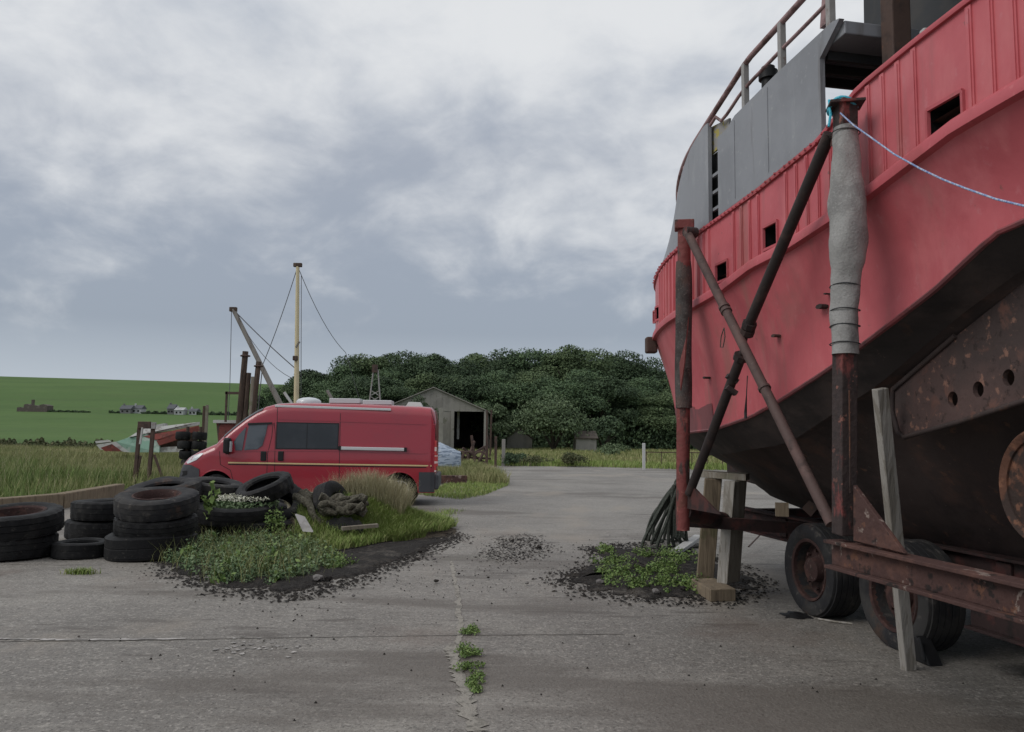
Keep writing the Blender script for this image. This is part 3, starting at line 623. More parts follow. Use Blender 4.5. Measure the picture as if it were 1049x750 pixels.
# railing above the side plating
ru = sorted([sh(819,0,3.3), sh(764,61,3.3), sh(722,127,3.3), sh(706,152,3.3)])
def rail_h(s): return float(np.interp(s, [5.0]+[p[0] for p in ru]+[8.55, 8.9], [ru[0][1]+.03]+[p[1] for p in ru]+[4.42, 4.2]))
L = list(np.linspace(5.0, 8.9, 34)); pts = [S(s, u_in(s)+.02, rail_h(s)) for s in L]
pts += [S(9.05, u_in(9.05)+.02, 3.95), S(9.1, u_in(9.1)+.02, 3.6)]
rl = MB().tube(pts, .026, 10).build('top_rail', 'rail_red', boat, smooth=50)
def gap(s): return max(.05, (rail_h(s)-max(main_top(s) if s < sF else fw_top(s), 4.0))*.5)
MB().tube([S(s, u_in(s)+.02, rail_h(s)-min(.24, gap(s)+.02)) for s in L], .016, 8).build('mid_rail', 'rail_red', boat, smooth=50)
for px, y1 in ((848,0), (798,17), (761,65)):
    s, h = sh(px, y1, 3.3); s2 = s
    MB().beam(S(s, u_in(s)+.02, main_top(min(s, sF))-.05 if s < sF else fw_top(s)-.05), S(s, u_in(s)+.02, rail_h(s)), .055, .05, up=A).build('stanchion', 'rail_grey', boat, bevel=.006)
for s in (7.75, 8.25, 8.75):
    MB().beam(S(s, u_in(s)+.03, fw_top(s)-.1), S(s, u_in(s)+.03, rail_h(s)), .04, .035, up=A).build('stanchion', 'rail_red', boat)
MB().prism([S(5.02, 3.32, 5.35), S(5.12, 3.32, 4.75), S(4.98, 3.32, 4.75)], U*.04).build('rail_bracket', 'rail_red', boat)
# red wedge of plating where the rail comes down at the bow
b = MB(); b = capped(plate_rows(8.755, 9.3, lambda s: cap_c.h(s)+.02, lambda s: float(np.interp(s, [8.75, 9.3], [4.05, 3.62])), -.008, 12)); b.build('bow_plate', 'hull_red', boat)
# deck lamp seen over the rail
c = HS(787,80,3.5); b = MB(); b.tube([c-Z*.18, c-Z*.02, c-Z*.015, c+Z*.06, c+Z*.065, c+Z*.1, c+Z*.12], [.06, .06, .085, .085, .06, .06, .03], 14)
b.build('navigation_lamp', 'plastic_black', boat, smooth=40)
# small holes, anodes and scars on the topside
for (x, y, r_) in ((895,179,.05), (871,269,.03), (840,314,.035), (793,344,.025), (722,387,.022), (846,301,.012), (983,168,.012)):
    p = HS(x, y, 3.41); s = p.dot(A); nn = min(((TOP[k][i], i) for k in range(9) for i in range(NT+1)), key=lambda q: (q[0]-p).length)[0]
    n_ = 7; b = MB().prism([p+A*(r_*(1.3 if r_ < .05 else .7)*math.cos(a))+Z*(r_*(.55 if r_ < .05 else 1)*math.sin(a))-U*.012 for a in [2*math.pi*k/n_ for k in range(n_)]], U*.12); b.build('drain_hole', 'hull_brown', boat)
b = MB()
for (x0, y0, x1, y1) in ((711,322,712,345), (741,333,742,356)):
    pass
MB().box(S(9.16, str_c.u(9.16)-.06, 2.8), (.14, .14, .2)).build('towing_lug', 'brown_steel', boat, bevel=.02)
# bilge plate with three holes and rolled edge
up_ = 3.80
def pl(px, py): return HS(px, py, up_)
outer = [pl(1049,289), pl(980,344), pl(916,399), pl(915,420), pl(921,443), pl(928,448), pl(985,432), pl(1049,411)]
outer = [outer[0]-A*1.2+Z*.6]+outer+[outer[-1]-A*1.2+Z*.18]
b = bmesh.new()
def to2(p): return (p.dot(A), p.z)
ring = [b.verts.new(S(p.dot(A), up_, p.z)) for p in outer]; edges = [b.edges.new((ring[i], ring[(i+1)%len(ring)])) for i in range(len(ring))]
for (x, y) in ((976,409), (1002,399), (1033,387)):
    c = pl(x, y); rr = .045; hv = [b.verts.new(c+A*rr*math.cos(2*math.pi*k/16)+Z*rr*1.15*math.sin(2*math.pi*k/16)) for k in range(16)]
    edges += [b.edges.new((hv[i], hv[(i+1)%16])) for i in range(16)]
bmesh.ops.triangle_fill(b, use_beauty=True, use_dissolve=False, edges=edges)
ext = bmesh.ops.extrude_face_region(b, geom=list(b.faces)); bmesh.ops.translate(b, verts=[e for e in ext['geom'] if isinstance(e, bmesh.types.BMVert)], vec=U*.035)
bmesh.ops.recalc_face_normals(b, faces=b.faces)
me = bpy.data.meshes.new('bilge_plate'); bmesh.ops.translate(b, verts=b.verts, vec=-boat.location); b.to_mesh(me); b.free()
bp = bpy.data.objects.new('bilge_plate', me); COL.objects.link(bp); bp.parent = boat; me.materials.append(M['rust_plate'])
MB().tube([p-U*.01 for p in outer[2:]], .018, 8).build('rolled_edge', 'hull_brown', bp, smooth=50)
MB().prism([S(p.dot(A), up_+.04, p.z+.0) for p in (outer[0], outer[1], outer[2], outer[3])]+[S(outer[3].dot(A), up_+.04, outer[3].z+.25), S(outer[0].dot(A), up_+.04, outer[0].z+.3)], U*.3).build('bilge_plate_backing', 'hull_black', boat)
# propeller nozzle
nc = HS(1082, 500, 3.92)
mt = Matrix.Translation(nc) @ (-U+A*.15).to_track_quat('Z', 'Y').to_matrix().to_4x4()
MB().lathe([(.30, -.28), (.34, -.24), (.34, .10), (.32, .12), (.28, .10), (.28, -.2)], 48, mt).build('propeller_nozzle', 'rust_orange', boat, smooth=45)
MB().lathe([(0, .085), (.285, .085), (.285, .04), (0, .04)], 32, mt).build('nozzle_plate', 'rust_orange', boat)

# ================================================================ CRADLE TRAILER
tr = thing('boat_trailer', 'rusty two axle cradle trailer with crossed braces holding up the red boat', 'trailer', tuple(S(5.5, 4.2, 0)))
UP = 3.11
p1t, p1b = HS(866,103,UP), HS(865,548,UP); p2t, p2b = HS(701,231,UP), HS(699.5,522,UP)
def post(pt, pb, w, mname, plate):
    d = (pt-pb).normalized(); pr = MB().beam(pb, pt, w, w, up=A).build('upright_post', mname, tr, bevel=.008)
    MB().box(pt-d*.03, (w*1.9, w*1.5, .02), Matrix.Rotation(-.19, 3, 'Z')).build('head_plate', 'post_dark', pr, bevel=.003)
    return pr
# near post: dark with flaking red, square section
pr1 = post(p1t, p1b, .115, 'post_dark', 1)
d1 = (p1t-p1b)
def along(pb, d, f): return pb+d*f
def fr(py, pt, pb, y0, y1): return (y1-py)/(y1-y0)
# felt sleeve, lumpy, widest low on the upper half
ctr = [(131,12), (145,13), (165,15), (190,17), (212,19), (235,19.5), (255,18.5), (275,15.5), (288,14.6), (300,14.0), (320,13.8), (345,13.8), (363,13.8)]
offs = [1, 1, 2, 3, 5, 6, 6, 3, 1, 0, 0, 0, 0]
rows = []; NK = 28
for (py, hw), of in zip(ctr, offs):
    c = HS(865.5+of*.55, py, UP); sc_ = c.y/F; rw = []
    for k in range(NK+1):
        a = 2*math.pi*k/NK; rr = hw*sc_*(1+.05*math.sin(3*a+py*.06)+.03*math.sin(5*a-py*.11))
        rw.append(c+U*math.cos(a)*rr+A*math.sin(a)*rr*.95)
    rows.append(rw)
sl = MB().grid(rows).build('felt_sleeve', 'felt', pr1, smooth=70)
sd_ = sl.modifiers.new('smooth', 'SUBSURF'); sd_.levels = sd_.render_levels = 2
tx_ = bpy.data.textures.new('folds', 'CLOUDS'); tx_.noise_scale = .16
dm = sl.modifiers.new('folds', 'DISPLACE'); dm.texture = tx_; dm.strength = .03; dm.texture_coords = 'LOCAL'
for py in (293, 318, 334, 352, 137):
    c = HS(865.5, py, UP); MB().tube([c+U*math.cos(a)*.094+A*math.sin(a)*.092+Z*.006*math.sin(2*a) for a in np.linspace(0, 2*math.pi, 20)], .004, 5).build('sleeve_tie', 'dark_grey', sl)
MB().beam(HS(870,400,UP-.06), HS(871,505,UP-.06), .006, .006).build('hanging_wire', 'rust_orange', pr1)
# top fitting and small red strut
MB().beam(HS(856,150,UP), HS(861,117,UP), .05, .05).build('strut_socket', 'post_red', pr1)
# far post: red round tube
pr2 = MB().tube([p2b-Z*.2, p2b, p2t], .066, 14).build('upright_post', 'post_red', tr, smooth=50)
MB().box(p2t+Z*.0, (.19, .16, .09), Matrix.Rotation(-.19, 3, 'Z')).build('head_plate', 'post_red', pr2, bevel=.01)
rows = []
for py, hw in ((268,7.6), (280,8.6), (300,8.8), (330,8.4), (355,8.2), (375,8.8), (395,8.9), (408,8.4), (418,8.2)):
    c = HS(700.3, py, UP); sc_ = c.y/F
    rows.append([c+U*math.cos(a)*hw*sc_*(1+.06*math.sin(3*a+py*.05))+A*math.sin(a)*hw*sc_ for a in np.linspace(0, 2*math.pi, 25)])
s2 = MB().grid(rows).build('felt_sleeve', 'felt_dark', pr2, smooth=70)
sd_ = s2.modifiers.new('smooth', 'SUBSURF'); sd_.levels = sd_.render_levels = 1
# torn slit showing the red tube
MB().prism([HS(705,325,UP-.085), HS(703,345,UP-.09), HS(696,372,UP-.09), HS(697,400,UP-.085), HS(701,372,UP-.09)], U*.01).build('sleeve_tear', 'post_red', s2)
# braces
def pipe(pts, r, name, m, par, n=12): return MB().tube(pts, r, n).build(name, m, par, smooth=50)
ub = 2.99
bB = pipe([HS(704,238,ub), HS(852,537,UP)], .040, 'diagonal_brace', 'brace', tr)
c = HS(704,238,ub); MB().tube([c-U*.03-A*.02, c+U*.09], .05, 10).build('brace_collar', 'post_dark', bB, smooth=40)
for f_ in (.33, .345, .62): 
    q0, q1 = HS(704,238,ub), HS(852,537,UP); q = q0.lerp(q1, f_); dd = (q1-q0).normalized()
    MB().tube([q-dd*.012, q+dd*.012], .050, 12).build('brace_collar', 'brace', bB, smooth=40)
ua = 3.10
bA = pipe([HS(850,137,UP-.02), HS(767,333,ua)], .043, 'screw_brace', 'brace_dark', tr)
pipe([HS(767,333,ua), HS(757,372,ua)], .020, 'turnbuckle_screw', 'brace_dark', bA)
for y, x in ((333,767.5), (340,765.5), (366,758.5)):
    q = HS(x, y, ua); dd = (HS(850,137,ua)-HS(705,508,ua)).normalized(); MB().tube([q-dd*.025, q+dd*.025], .060, 8).build('turnbuckle_nut', 'brace_dark', bA, smooth=30)
pipe([HS(757.5,370,ua), HS(706,506,UP)], .042, 'lower_brace', 'brace_dark', tr)
for x, y in ((750,388), (749,400)):
    q = HS(x, y, ua); MB().box(q+U*.0, (.10, .08, .04), Matrix.Rotation(.6, 3, 'Y')).build('clamp_plate', 'brace_dark', bA)
# side beam from the near post towards the camera: I section
pb = p1b; hB = pb.z
def ibeam(sa, sb, u, h0, h1, w, name, m, par, t=.022):
    b = MB(); b.prism([S(sa, u-w/2, h1-t), S(sb, u-w/2, h1-t), S(sb, u+w/2, h1-t), S(sa, u+w/2, h1-t)], Z*t)
    b.prism([S(sa, u-w/2, h0), S(sb, u-w/2, h0), S(sb, u+w/2, h0), S(sa, u+w/2, h0)], Z*t)
    b.prism([S(sa, u-.012, h0+t), S(sb, u-.012, h0+t), S(sb, u-.012, h1-t), S(sa, u-.012, h1-t)], U*.024)
    return b.build(name, m, par, bevel=.004)
s1b = HS(856,560,UP).dot(A)
hi_ = HS(856,553,UP).z; lo_ = HS(856,582,UP).z
sb_ = ibeam(s1b+.03, 1.6, UP, lo_, hi_, .14, 'side_beam', 'beam_rust', tr)
MB().prism([HS(874,497,UP-.02), HS(926,567,UP-.02), HS(874,554,UP-.02)], U*.03).build('gusset_plate', 'beam_rust', tr, bevel=.004)
# far outrigger pipe and gusset
MB().tube([p2b-Z*.02, HS(748,535,3.98)], .088, 14).build('outrigger_pipe', 'chassis', tr, smooth=50)
MB().prism([HS(705,494,UP), HS(737,527,UP), HS(704,521,UP)], U*.02).build('gusset_plate', 'chassis', tr)
# main chassis
for u in (4.74, 6.46):
    ibeam(9.6, .8, u, .52, .80, .16, 'chassis_beam', 'chassis', tr)
ibeam(5.1, .8, 4.42, .30, .56, .14, 'lower_beam', 'chassis', tr)
for s in (2.2, 3.6, 5.1, 7.0, 8.2, 9.4):
    MB().beam(S(s, 4.7, .66), S(s, 6.5, .66), .14, .2, up=Z).build('cross_member', 'chassis', tr, bevel=.006)
for s in (3.2,):
    MB().beam(S(s, 3.2, lo_+.1), S(s, 4.75, .66), .1, .12, up=Z).build('outrigger', 'chassis', tr)
MB().beam(S(7.75, 3.3, .80), S(7.75, 4.75, .70), .1, .12, up=Z).build('outrigger', 'chassis', tr)
MB().beam(S(7.5, 4.6, .9), S(7.1, 4.9, 1.5), .12, .12).build('keel_prop', 'brown_steel', tr)
# wheels
def truck_wheel(loc, axis, rad, wid, label=None):
    g = []
    w2 = wid/2; prof = [(rad*.60, -w2*.75), (rad*.72, -w2*.98), (rad*.86, -w2), (rad*.955, -w2*.94)]
    for k in range(5):
        x0 = -w2*.86+k*wid*.86*.2; x1 = x0+wid*.86*.155
        prof += [(rad, x0), (rad, x1), (rad*.975, x1+.004), (rad*.975, x0+wid*.86*.2-.004)]
    prof += [(rad*.955, w2*.94), (rad*.86, w2), (rad*.72, w2*.98), (rad*.60, w2*.75), (rad*.56, 0)]
    q = axis.to_track_quat('Z', 'Y').to_matrix().to_4x4(); mt = Matrix.Translation(loc) @ q
    rt = bpy.data.objects.new('wheel', None); COL.objects.link(rt); rt.parent = tr; rt.location = Vector(loc)-tr.location; rt.empty_display_size = .1
    return rt, mt, prof, w2
for s, in ((6.90,), (5.70,)):
    for side in (0, 1):
        rad = .435; u = 4.37 if side == 0 else 2*UC-4.37; ax = -U if side == 0 else U
        rt, mt, prof, w2 = truck_wheel(S(s, u, rad-.015), ax, rad, .34)
        MB().lathe(prof, 48, mt).build('tyre', 'tyre_grey', rt, smooth=35)
        rp_ = [(.30, w2*.80), (.285, w2*.95), (.262, w2*.9), (.255, w2*.25), (.235, w2*.12), (.15, w2*.30), (.12, w2*.32), (.11, w2*.75), (.06, w2*.8), (0, w2*.8), (0, -w2*.6), (.285, -w2*.6)]
        rim = MB().lathe(rp_, 36, mt, closed=False).build('rim', 'rim', rt, smooth=35)
        b = MB()
        for k in range(8):
            a = 2*math.pi*k/8; p = mt @ Vector((.18*math.cos(a), .18*math.sin(a), w2*.30)); b.tube([p, p+ax*.03], .016, 6)
        b.build('wheel_nuts', 'rim', rt)
    MB().tube([S(s, 4.4, .42), S(s, 2*UC-4.4, .42)], .06, 10).build('axle', 'chassis', tr, smooth=50)
MB().box(HS(801,522,4.0), (.12, .04, .13), Matrix.Rotation(-.19, 3, 'Z')).build('marker_plate', 'wood_tan', tr)

# turquoise lashing and long blue rope
rope_pts = [HS(861,116,UP-.09), HS(874,128,3.0), HS(891,140,2.97), HS(916,158,2.94), HS(943,173,2.9), HS(966,184,2.88), HS(989,193,2.86), HS(1020,204,2.83), HS(1049,211,2.8), HS(1100,218,2.77)]
rope_pts.append(rope_pts[-1]-A*1.2+Z*.25)
tag(MB().tube(rope_pts, .0052, 8).build('rope', 'rope_blue', loc=rope_pts[0], smooth=60), 'long pale blue rope slung from the felt wrapped post along the red hull', 'rope')
c = HS(863,112,UP); q = [c+U*math.cos(a)*.09+A*math.sin(a)*.09+Z*(.02*math.sin(2*a)+.003*a) for a in np.linspace(0, 4*math.pi, 40)]
q += [c-U*.10+Z*.05, c-U*.09-Z*.05, c-U*.105-Z*.13]
tag(MB().tube(q, .010, 6).build('rope_lashing', 'rope_cyan', loc=c, smooth=60), 'turquoise rope lashing knotted round the head of the felt wrapped near post', 'rope')
q = [HS(748,336,3.3), HS(745,345,3.3), HS(744,356,3.3), HS(747,356,3.3), HS(749,345,3.3), HS(748,336,3.3)]
MB().tube([p-U*.06 for p in q], .005, 5).build('hanging_cord', 'rope_green', boat)
q = [HS(770,385,3.35), HS(769,405,3.35), HS(768,422,3.4)]
MB().tube([p-U*.04 for p in q]+[q[-1]-U*.04-Z*.06], [.005, .005, .014, .014], 6).build('hanging_cord', 'dark_grey', boat)

# leaning prop
pa, pbm = HS(901.5,398,3.60), G(931,686)
b = MB().beam(pbm+Z*.0, pa, .092, .065, up=A); tag(b.build('timber_prop', 'wood_light', loc=pbm, bevel=.006), 'long pale timber prop leaning up against the rusty holed plate of the boat', 'timber')

# timber stack below the bow
Yb = 7.72
def gp(px, Y, z): return PXZ(px, Y, z)
bx_ = MB()
q0, q1, q2 = G(728,617), G(754,616), G(706,603)
e1 = (q1-q0); e2 = (G(707,604)-q0); e2 = e2.normalized()*.62; 
tag(bx_.prism([q0, q0+e1, q0+e1+e2, q0+e2], Z*.125).build('timber_block', 'wood_tan', loc=q0, bevel=.008), 'short thick tan timber block lying on the soil as base of the boat support', 'timber')
zt = .125
def slab(p_bl, p_br, p_tl, p_tr, depth, m, label):
    d = Vector((.35, .94, 0)).normalized()*depth
    b = MB().add([p_bl, p_br, p_tr, p_tl, p_bl+d, p_br+d, p_tr+d, p_tl+d], [(0,1,2,3), (5,4,7,6), (0,4,5,1), (1,5,6,2), (2,6,7,3), (3,7,4,0)])
    return tag(b.build('timber_post', m, loc=p_bl, bevel=.008), label, 'timber')
Y1 = G(740,612).y+.10
slab(gp(734.5,Y1,zt), gp(746,Y1+.0,zt), gp(743,Y1,1.22), gp(755,Y1,1.22), .01, 'wood_light', 'x') if False else None
# front upright: pale left face, darker right face
b0, b1, b2 = gp(734.5,Y1+.06,zt), gp(745,Y1-.02,zt), gp(758,Y1+.12,zt+.0)
lean = gp(743.5,Y1+.06,1.20)-gp(734.5,Y1+.06,1.20); tp = [v+lean+Z*(1.20-zt) for v in (b0, b1, b2)]
b3 = b0+(b2-b1); t3 = b3+lean+Z*(1.20-zt)
b = MB().add([b0,b1,b2,b3,*tp,t3], [(3,2,1,0), (4,5,6,7), (0,1,5,4), (1,2,6,5), (2,3,7,6), (3,0,4,7)])
fu = tag(b.build('timber_post', 'wood_grey', loc=b0, bevel=.008), 'squared timber post in front of its stack, its narrow face pale and strongly grained', 'timber')
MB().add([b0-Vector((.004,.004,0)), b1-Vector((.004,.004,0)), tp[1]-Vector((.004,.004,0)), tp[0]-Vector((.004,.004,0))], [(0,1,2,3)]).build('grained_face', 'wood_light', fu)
Y2 = Y1+.42
c0, c1 = gp(713.5,Y2,.06), gp(731,Y2,.06); l2 = gp(724,Y2,1.2)-gp(714,Y2,1.2); dd = Vector((.2,.98,0))*.2
b = MB().add([c0,c1,c1+dd,c0+dd]+[v+l2+Z*1.14 for v in (c0,c1,c1+dd,c0+dd)], [(3,2,1,0), (4,5,6,7), (0,1,5,4), (1,2,6,5), (2,3,7,6), (3,0,4,7)])
tag(b.build('timber_post', 'wood_tan', loc=c0, bevel=.008), 'wide brown timber post standing behind the pale grained one under the bow', 'timber')
tz = 1.205
q = [gp(716,Y2+.25,tz), gp(764,Y1-.05,tz), gp(768,Y1+.3,tz), gp(722,Y2+.5,tz)]
tag(MB().prism(q, Z*.07).build('timber_plank', 'wood_grey', loc=q[0], bevel=.006), 'flat weathered timber plank capping the two posts below the bow', 'timber')
# white plank end, rope coil
w0, w1 = G(691,571), G(716,556)
tag(MB().beam(w0+Z*.06, w1+Z*.10, .14, .05).build('plank', 'white', loc=w0, bevel=.005), 'short white plank lying in the weeds beside the timber stack', 'plank')
rc = []; base = gp(693,11.8,.92)
b = MB()
for k in range(15):
    f_ = k/14; ground = G(658+44*f_+random.uniform(-4,4), 556+random.uniform(-4,5), .02); top = base+Vector((random.uniform(-.09,.05), random.uniform(-.08,.1), random.uniform(-.12,.08)))
    mid = ground.lerp(top, .45)+Vector((random.uniform(-.12,.02), random.uniform(-.05,.05), random.uniform(.0,.12))); n0 = ground+Vector((random.uniform(.05,.25), random.uniform(-.1,.1), 0))
    P4 = [n0, ground, mid, top, top+Vector((.05,.05,-.1)), base-Z*.75+Vector((random.uniform(-.02,.12), .1, 0))]
    out = []
    for i in range(len(P4)-1):
        for j in range(5):
            t = j/5; a0 = P4[max(i-1,0)]; a1 = P4[i]; a2 = P4[i+1]; a3 = P4[min(i+2,len(P4)-1)]
            out.append(.5*((2*a1)+(a2-a0)*t+(2*a0-5*a1+4*a2-a3)*t*t+(3*a1-a0-3*a2+a3)*t**3))
    b.tube(out+[P4[-1]], .026, 6)
tag(b.build('rope_coil', 'rope_green', loc=(base.x, base.y, 0), smooth=60), 'thick grey green rope heaped in loops on the ground behind the far red post', 'rope')
# chock by the rear tyre, debris
c = S(5.22, 4.15, 0); b = MB()
b.prism([c, c+A*.22, c+A*.19+Z*.17, c+A*.14+Z*.19, c+A*.05+Z*.08], U*.12); b.beam(c+A*.04+Z*.03-U*.01, c+A*.09+Z*.19-U*.01, .02, .03); tag(b.build('wheel_chock', 'plastic_black', loc=c, bevel=.01), 'black wedge chock jammed against the nearest trailer wheel', 'wheel chock')
c = G(815,631)
rows = []
for i in range(9):
    rows.append([c+Vector(((i-4)*.032*random.uniform(.8,1.2), (j-3)*.04*random.uniform(.7,1.3), .004+.035*max(0, 1-((i-4)/4.2)**2-((j-3)/3.2)**2)*random.uniform(.4,1.4))) for j in range(7)])
tag(MB().grid(rows).build('plastic_sack', 'plastic_black', loc=c, smooth=80), 'crumpled scrap of black plastic on the concrete below the farther trailer wheel', 'plastic scrap')
tag(MB().tube([G(838,634,.012), G(856,637,.014), G(873,639,.012)], .010, 6).build('stick', 'wood_light', loc=G(838,634)), 'thin pale stick lying on the concrete between the two trailer wheels', 'stick')
tag(MB().tube([G(767,560,.10), G(806,520,.42)], .012, 6).build('rod', 'brown_steel', loc=G(767,560)), 'thin rusty rod leaning in the dark under the boat behind the timber posts', 'rod')
# ================================================================ VAN
vl = G(313, 517.5); YV = vl.y; vl = Vector((vl.x, YV, 0))
van = thing('van', 'red high roof campervan with dark side window parked behind the tyre heap', 'van', tuple(vl), rotz=.055)
def V(px, py):
    p = P(px, py, YV)-vl; return p.x, p.z
def V4(x, y): return V(170+x/3.497, 390+y/3.497)
prof = [V(180.2,492), V(180.5,484), V(184,476), V(191,469), V(205,461.5), V(221,454.5), V(228,447), V(240,436.5), V(252,427), V(263,420), V(272,416), V(283,413.2), V(300,412.4), V(360,413.2), V(430,416), V(441,417.2), V(444.5,421), V(446,430)]
XA = [p[0] for p in prof]; ZA = [p[1] for p in prof]
def zt(x): return float(np.interp(x, XA, ZA))
XF, ZW = V(222, 500)[0], .35; XR = V(408.5, 500)[0]; RA = .43
def zb(x):
    for c in (XF, XR):
        if abs(x-c) < RA: return max(.3, ZW+math.sqrt(RA*RA-(x-c)**2))
    return .30
def plan(x): return float(np.interp(x, [XA[0], XA[0]+.10, XA[0]+.35, XA[0]+.75, XA[0]+1.15, XA[-1]-.10, XA[-1]], [.62, .76, .88, .95, 1.0, 1.0, .965]))
HW = 1.02
def wid(x, z):
    t = zt(x); f = (z-.3)/max(.05, t-.3)
    w = plan(x)*HW*(1-.085*max(0, z-1.15)/1.2)
    if z < .7: w *= 1-.02*(.7-z)/.4
    r = min(.22, .4*(t-.3)); d = z-(t-r)
    if d > 0: w -= .20*(1-math.sqrt(max(0, 1-(d/r)**2)))
    return w
def sidep(x, z, eps=.0): return Vector((x, HW-wid(x, z)-eps, z))
xs = sorted(set(list(np.linspace(XA[0], XA[-1], 70))+XA+[c+RA*math.cos(a) for c in (XF, XR) for a in np.linspace(0, math.pi, 25)]))
rings = []
for x in xs:
    t, b0_ = zt(x), zb(x); r = min(.22, .4*(t-.3)); zz = [b0_+(t-r-b0_)*f for f in np.linspace(0, 1, 14)]+[t-r+r*math.sin(a) for a in np.linspace(.2, math.pi/2, 8)]
    near = [Vector((x, HW-wid(x, z), z)) for z in zz]; wt = wid(x, t)
    mid = [Vector((x, HW-wt*k, t+.03*(1-k*k))) for k in (.6, .2, -.2, -.6)]
    far = [Vector((x, HW+wid(x, z), z)) for z in reversed(zz)]
    rings.append(near+mid+far)
b = MB().grid(rings); b.add(rings[0], [tuple(range(len(rings[0])))]); b.add(rings[-1], [tuple(range(len(rings[-1])))])
body = b.build('body', 'van_red', van, smooth=38, world=False)
MB().box((0, HW, .42), (XA[-1]-XA[0]-.3, 1.5, .12)).build('underbody', 'plastic_black', van, world=False)
def panel(pts, name, m, eps=.010, par=None, sub=5):
    """polygon (x,z) laid on the near side, with a folded edge"""
    q = []
    for i in range(len(pts)):
        a, c = pts[i], pts[(i+1)%len(pts)]
        for k in range(sub): q.append((a[0]+(c[0]-a[0])*k/sub, a[1]+(c[1]-a[1])*k/sub))
    f = [sidep(x, z, eps) for x, z in q]; k_ = [sidep(x, z, -.03) for x, z in q]; n = len(q)
    cx_, cz_ = sum(p[0] for p in q)/n, sum(p[1] for p in q)/n
    mb = MB().add(f+k_+[sidep(cx_, cz_, eps)], [(i, (i+1)%n, 2*n) for i in range(n)]+[(i, (i+1)%n, (i+1)%n+n, i+n) for i in range(n)])
    return mb.build(name, m, par or van, world=False)
def seam(pts, name='door_seam', m='plastic_black', w=.012, eps=.003, par=None):
    mb = MB()
    for i in range(len(pts)-1):
        n = 8; L = [(pts[i][0]+(pts[i+1][0]-pts[i][0])*k/n, pts[i][1]+(pts[i+1][1]-pts[i][1])*k/n) for k in range(n+1)]
        dx, dz = pts[i+1][0]-pts[i][0], pts[i+1][1]-pts[i][1]; l = math.hypot(dx, dz); nx, nz = -dz/l*w/2, dx/l*w/2
        mb.grid([[sidep(x+nx, z+nz, eps) for x, z in L], [sidep(x-nx, z-nz, eps) for x, z in L]])
    return mb.build(name, m, par or van, world=False)
# windows
panel([V4(248,218), V4(266,192), V4(290,166), V4(277,249), V4(254,249)], 'quarter_window', 'glass_painted_sky', .022, sub=3)
panel([V4(299,161), V4(318,154), V4(366,153), V4(358,195), V4(348,232), V4(330,245), V4(284,249)], 'cab_window', 'glass_painted_sky', .016, sub=3)
panel([V4(296,152), V4(380,149), V4(380,156), V4(296,160)], 'wind_deflector', 'plastic_black', .03)
panel([V4(396,148), V4(618,152), V4(616,247), V4(394,245)], 'side_window', 'van_privacy', .008)
seam([V4(398,150), V4(616,154), V4(614,245), V4(396,243), V4(398,150)], 'window_seal', w=.022, eps=.011)
seam([V4(505,150), V4(504,246)], 'window_seal', w=.014, eps=.012)
# windscreen wraps across the front
xsw = np.linspace(V(230,440)[0], V(268,440)[0], 12); g = []
for x in xsw:
    t = zt(x); r = min(.22, .4*(t-.3)); row = []
    for z in [t-r*.35, t-r*.25, t-r*.12, t-.01]: row.append(Vector((x-.006, HW-wid(x, z), z+.008)))
    wt = wid(x, t); row += [Vector((x-.006, HW-wt*k, t+.03*(1-k*k)+.01)) for k in (.6,.2,-.2,-.6)]
    row += [Vector((v.x, 2*HW-v.y, v.z)) for v in reversed(row[:4])]; g.append(row)
MB().grid(g).build('windscreen', 'van_glass', van, smooth=60, world=False)
# seams
seam([V4(197,252), V4(200,300), V4(236,320), V4(246,362)])
seam([V4(388,150), V4(392,190), V4(392,250), V4(390,375)])
seam([V4(384,152), V4(380,200), V4(366,262), V4(362,380)])
seam([V4(205,256), V4(280,252), V4(380,250), V4(620,252), V4(965,262)], 'body_crease', 'van_red', .02, .012)
seam([V4(622,100), V4(621,250), V4(619,370)])
seam([V4(398,96), V4(398,150)])
seam([V4(400,137), V4(620,145), V4(962,157)], 'body_crease', 'van_red', .02, .012)
seam([V4(948,105), V4(962,160), V4(968,330)], w=.010)
seam([V4(228,293), V4(610,300), V4(950,306)], 'pinstripe', 'stripe', .032, .006)
seam([V4(228,299), V4(610,306), V4(950,312)], 'pinstripe', 'plastic_black', .022, .005)
# rails and awning
MB().beam(sidep(*V4(625,242), .03), sidep(*V4(855,247), .03), .05, .075).build('side_step_rail', 'silver', van, bevel=.01, world=False)
for x, y in ((622,242), (856,247)): MB().box(sidep(*V4(x,y), .03), (.06, .06, .095)).build('rail_end', 'plastic_black', van, world=False)
MB().beam(sidep(*V4(388,90), .03), sidep(*V4(803,103), .03), .04, .055).build('awning_rail', 'silver', van, bevel=.008, world=False)
def roofz(px): return zt(V(px, 400)[0])
def roofbox(x0, x1, h, y0, y1, name, m, lift=.04, taper=0):
    a, c = V(x0, 400)[0], V(x1, 400)[0]; z = min(zt(a), zt(c))+.02
    b = MB().add([(a,y0,z),(c,y0,z),(c,y1,z),(a,y1,z),(a+taper,y0+taper,z+lift+h),(c-taper,y0+taper,z+lift+h),(c-taper,y1-taper,z+lift+h),(a+taper,y1-taper,z+lift+h)], [(0,1,2,3),(4,5,6,7),(0,1,5,4),(1,2,6,5),(2,3,7,6),(3,0,4,7)])
    return b.build(name, m, van, bevel=.012, world=False)
roofbox(334, 366, .03, .45, 1.1, 'solar_panel', 'silver', .09); roofbox(369, 399, .03, .45, 1.1, 'solar_panel', 'silver', .08)
roofbox(413, 431, .06, .7, 1.2, 'roof_vent', 'white', .05, .06)
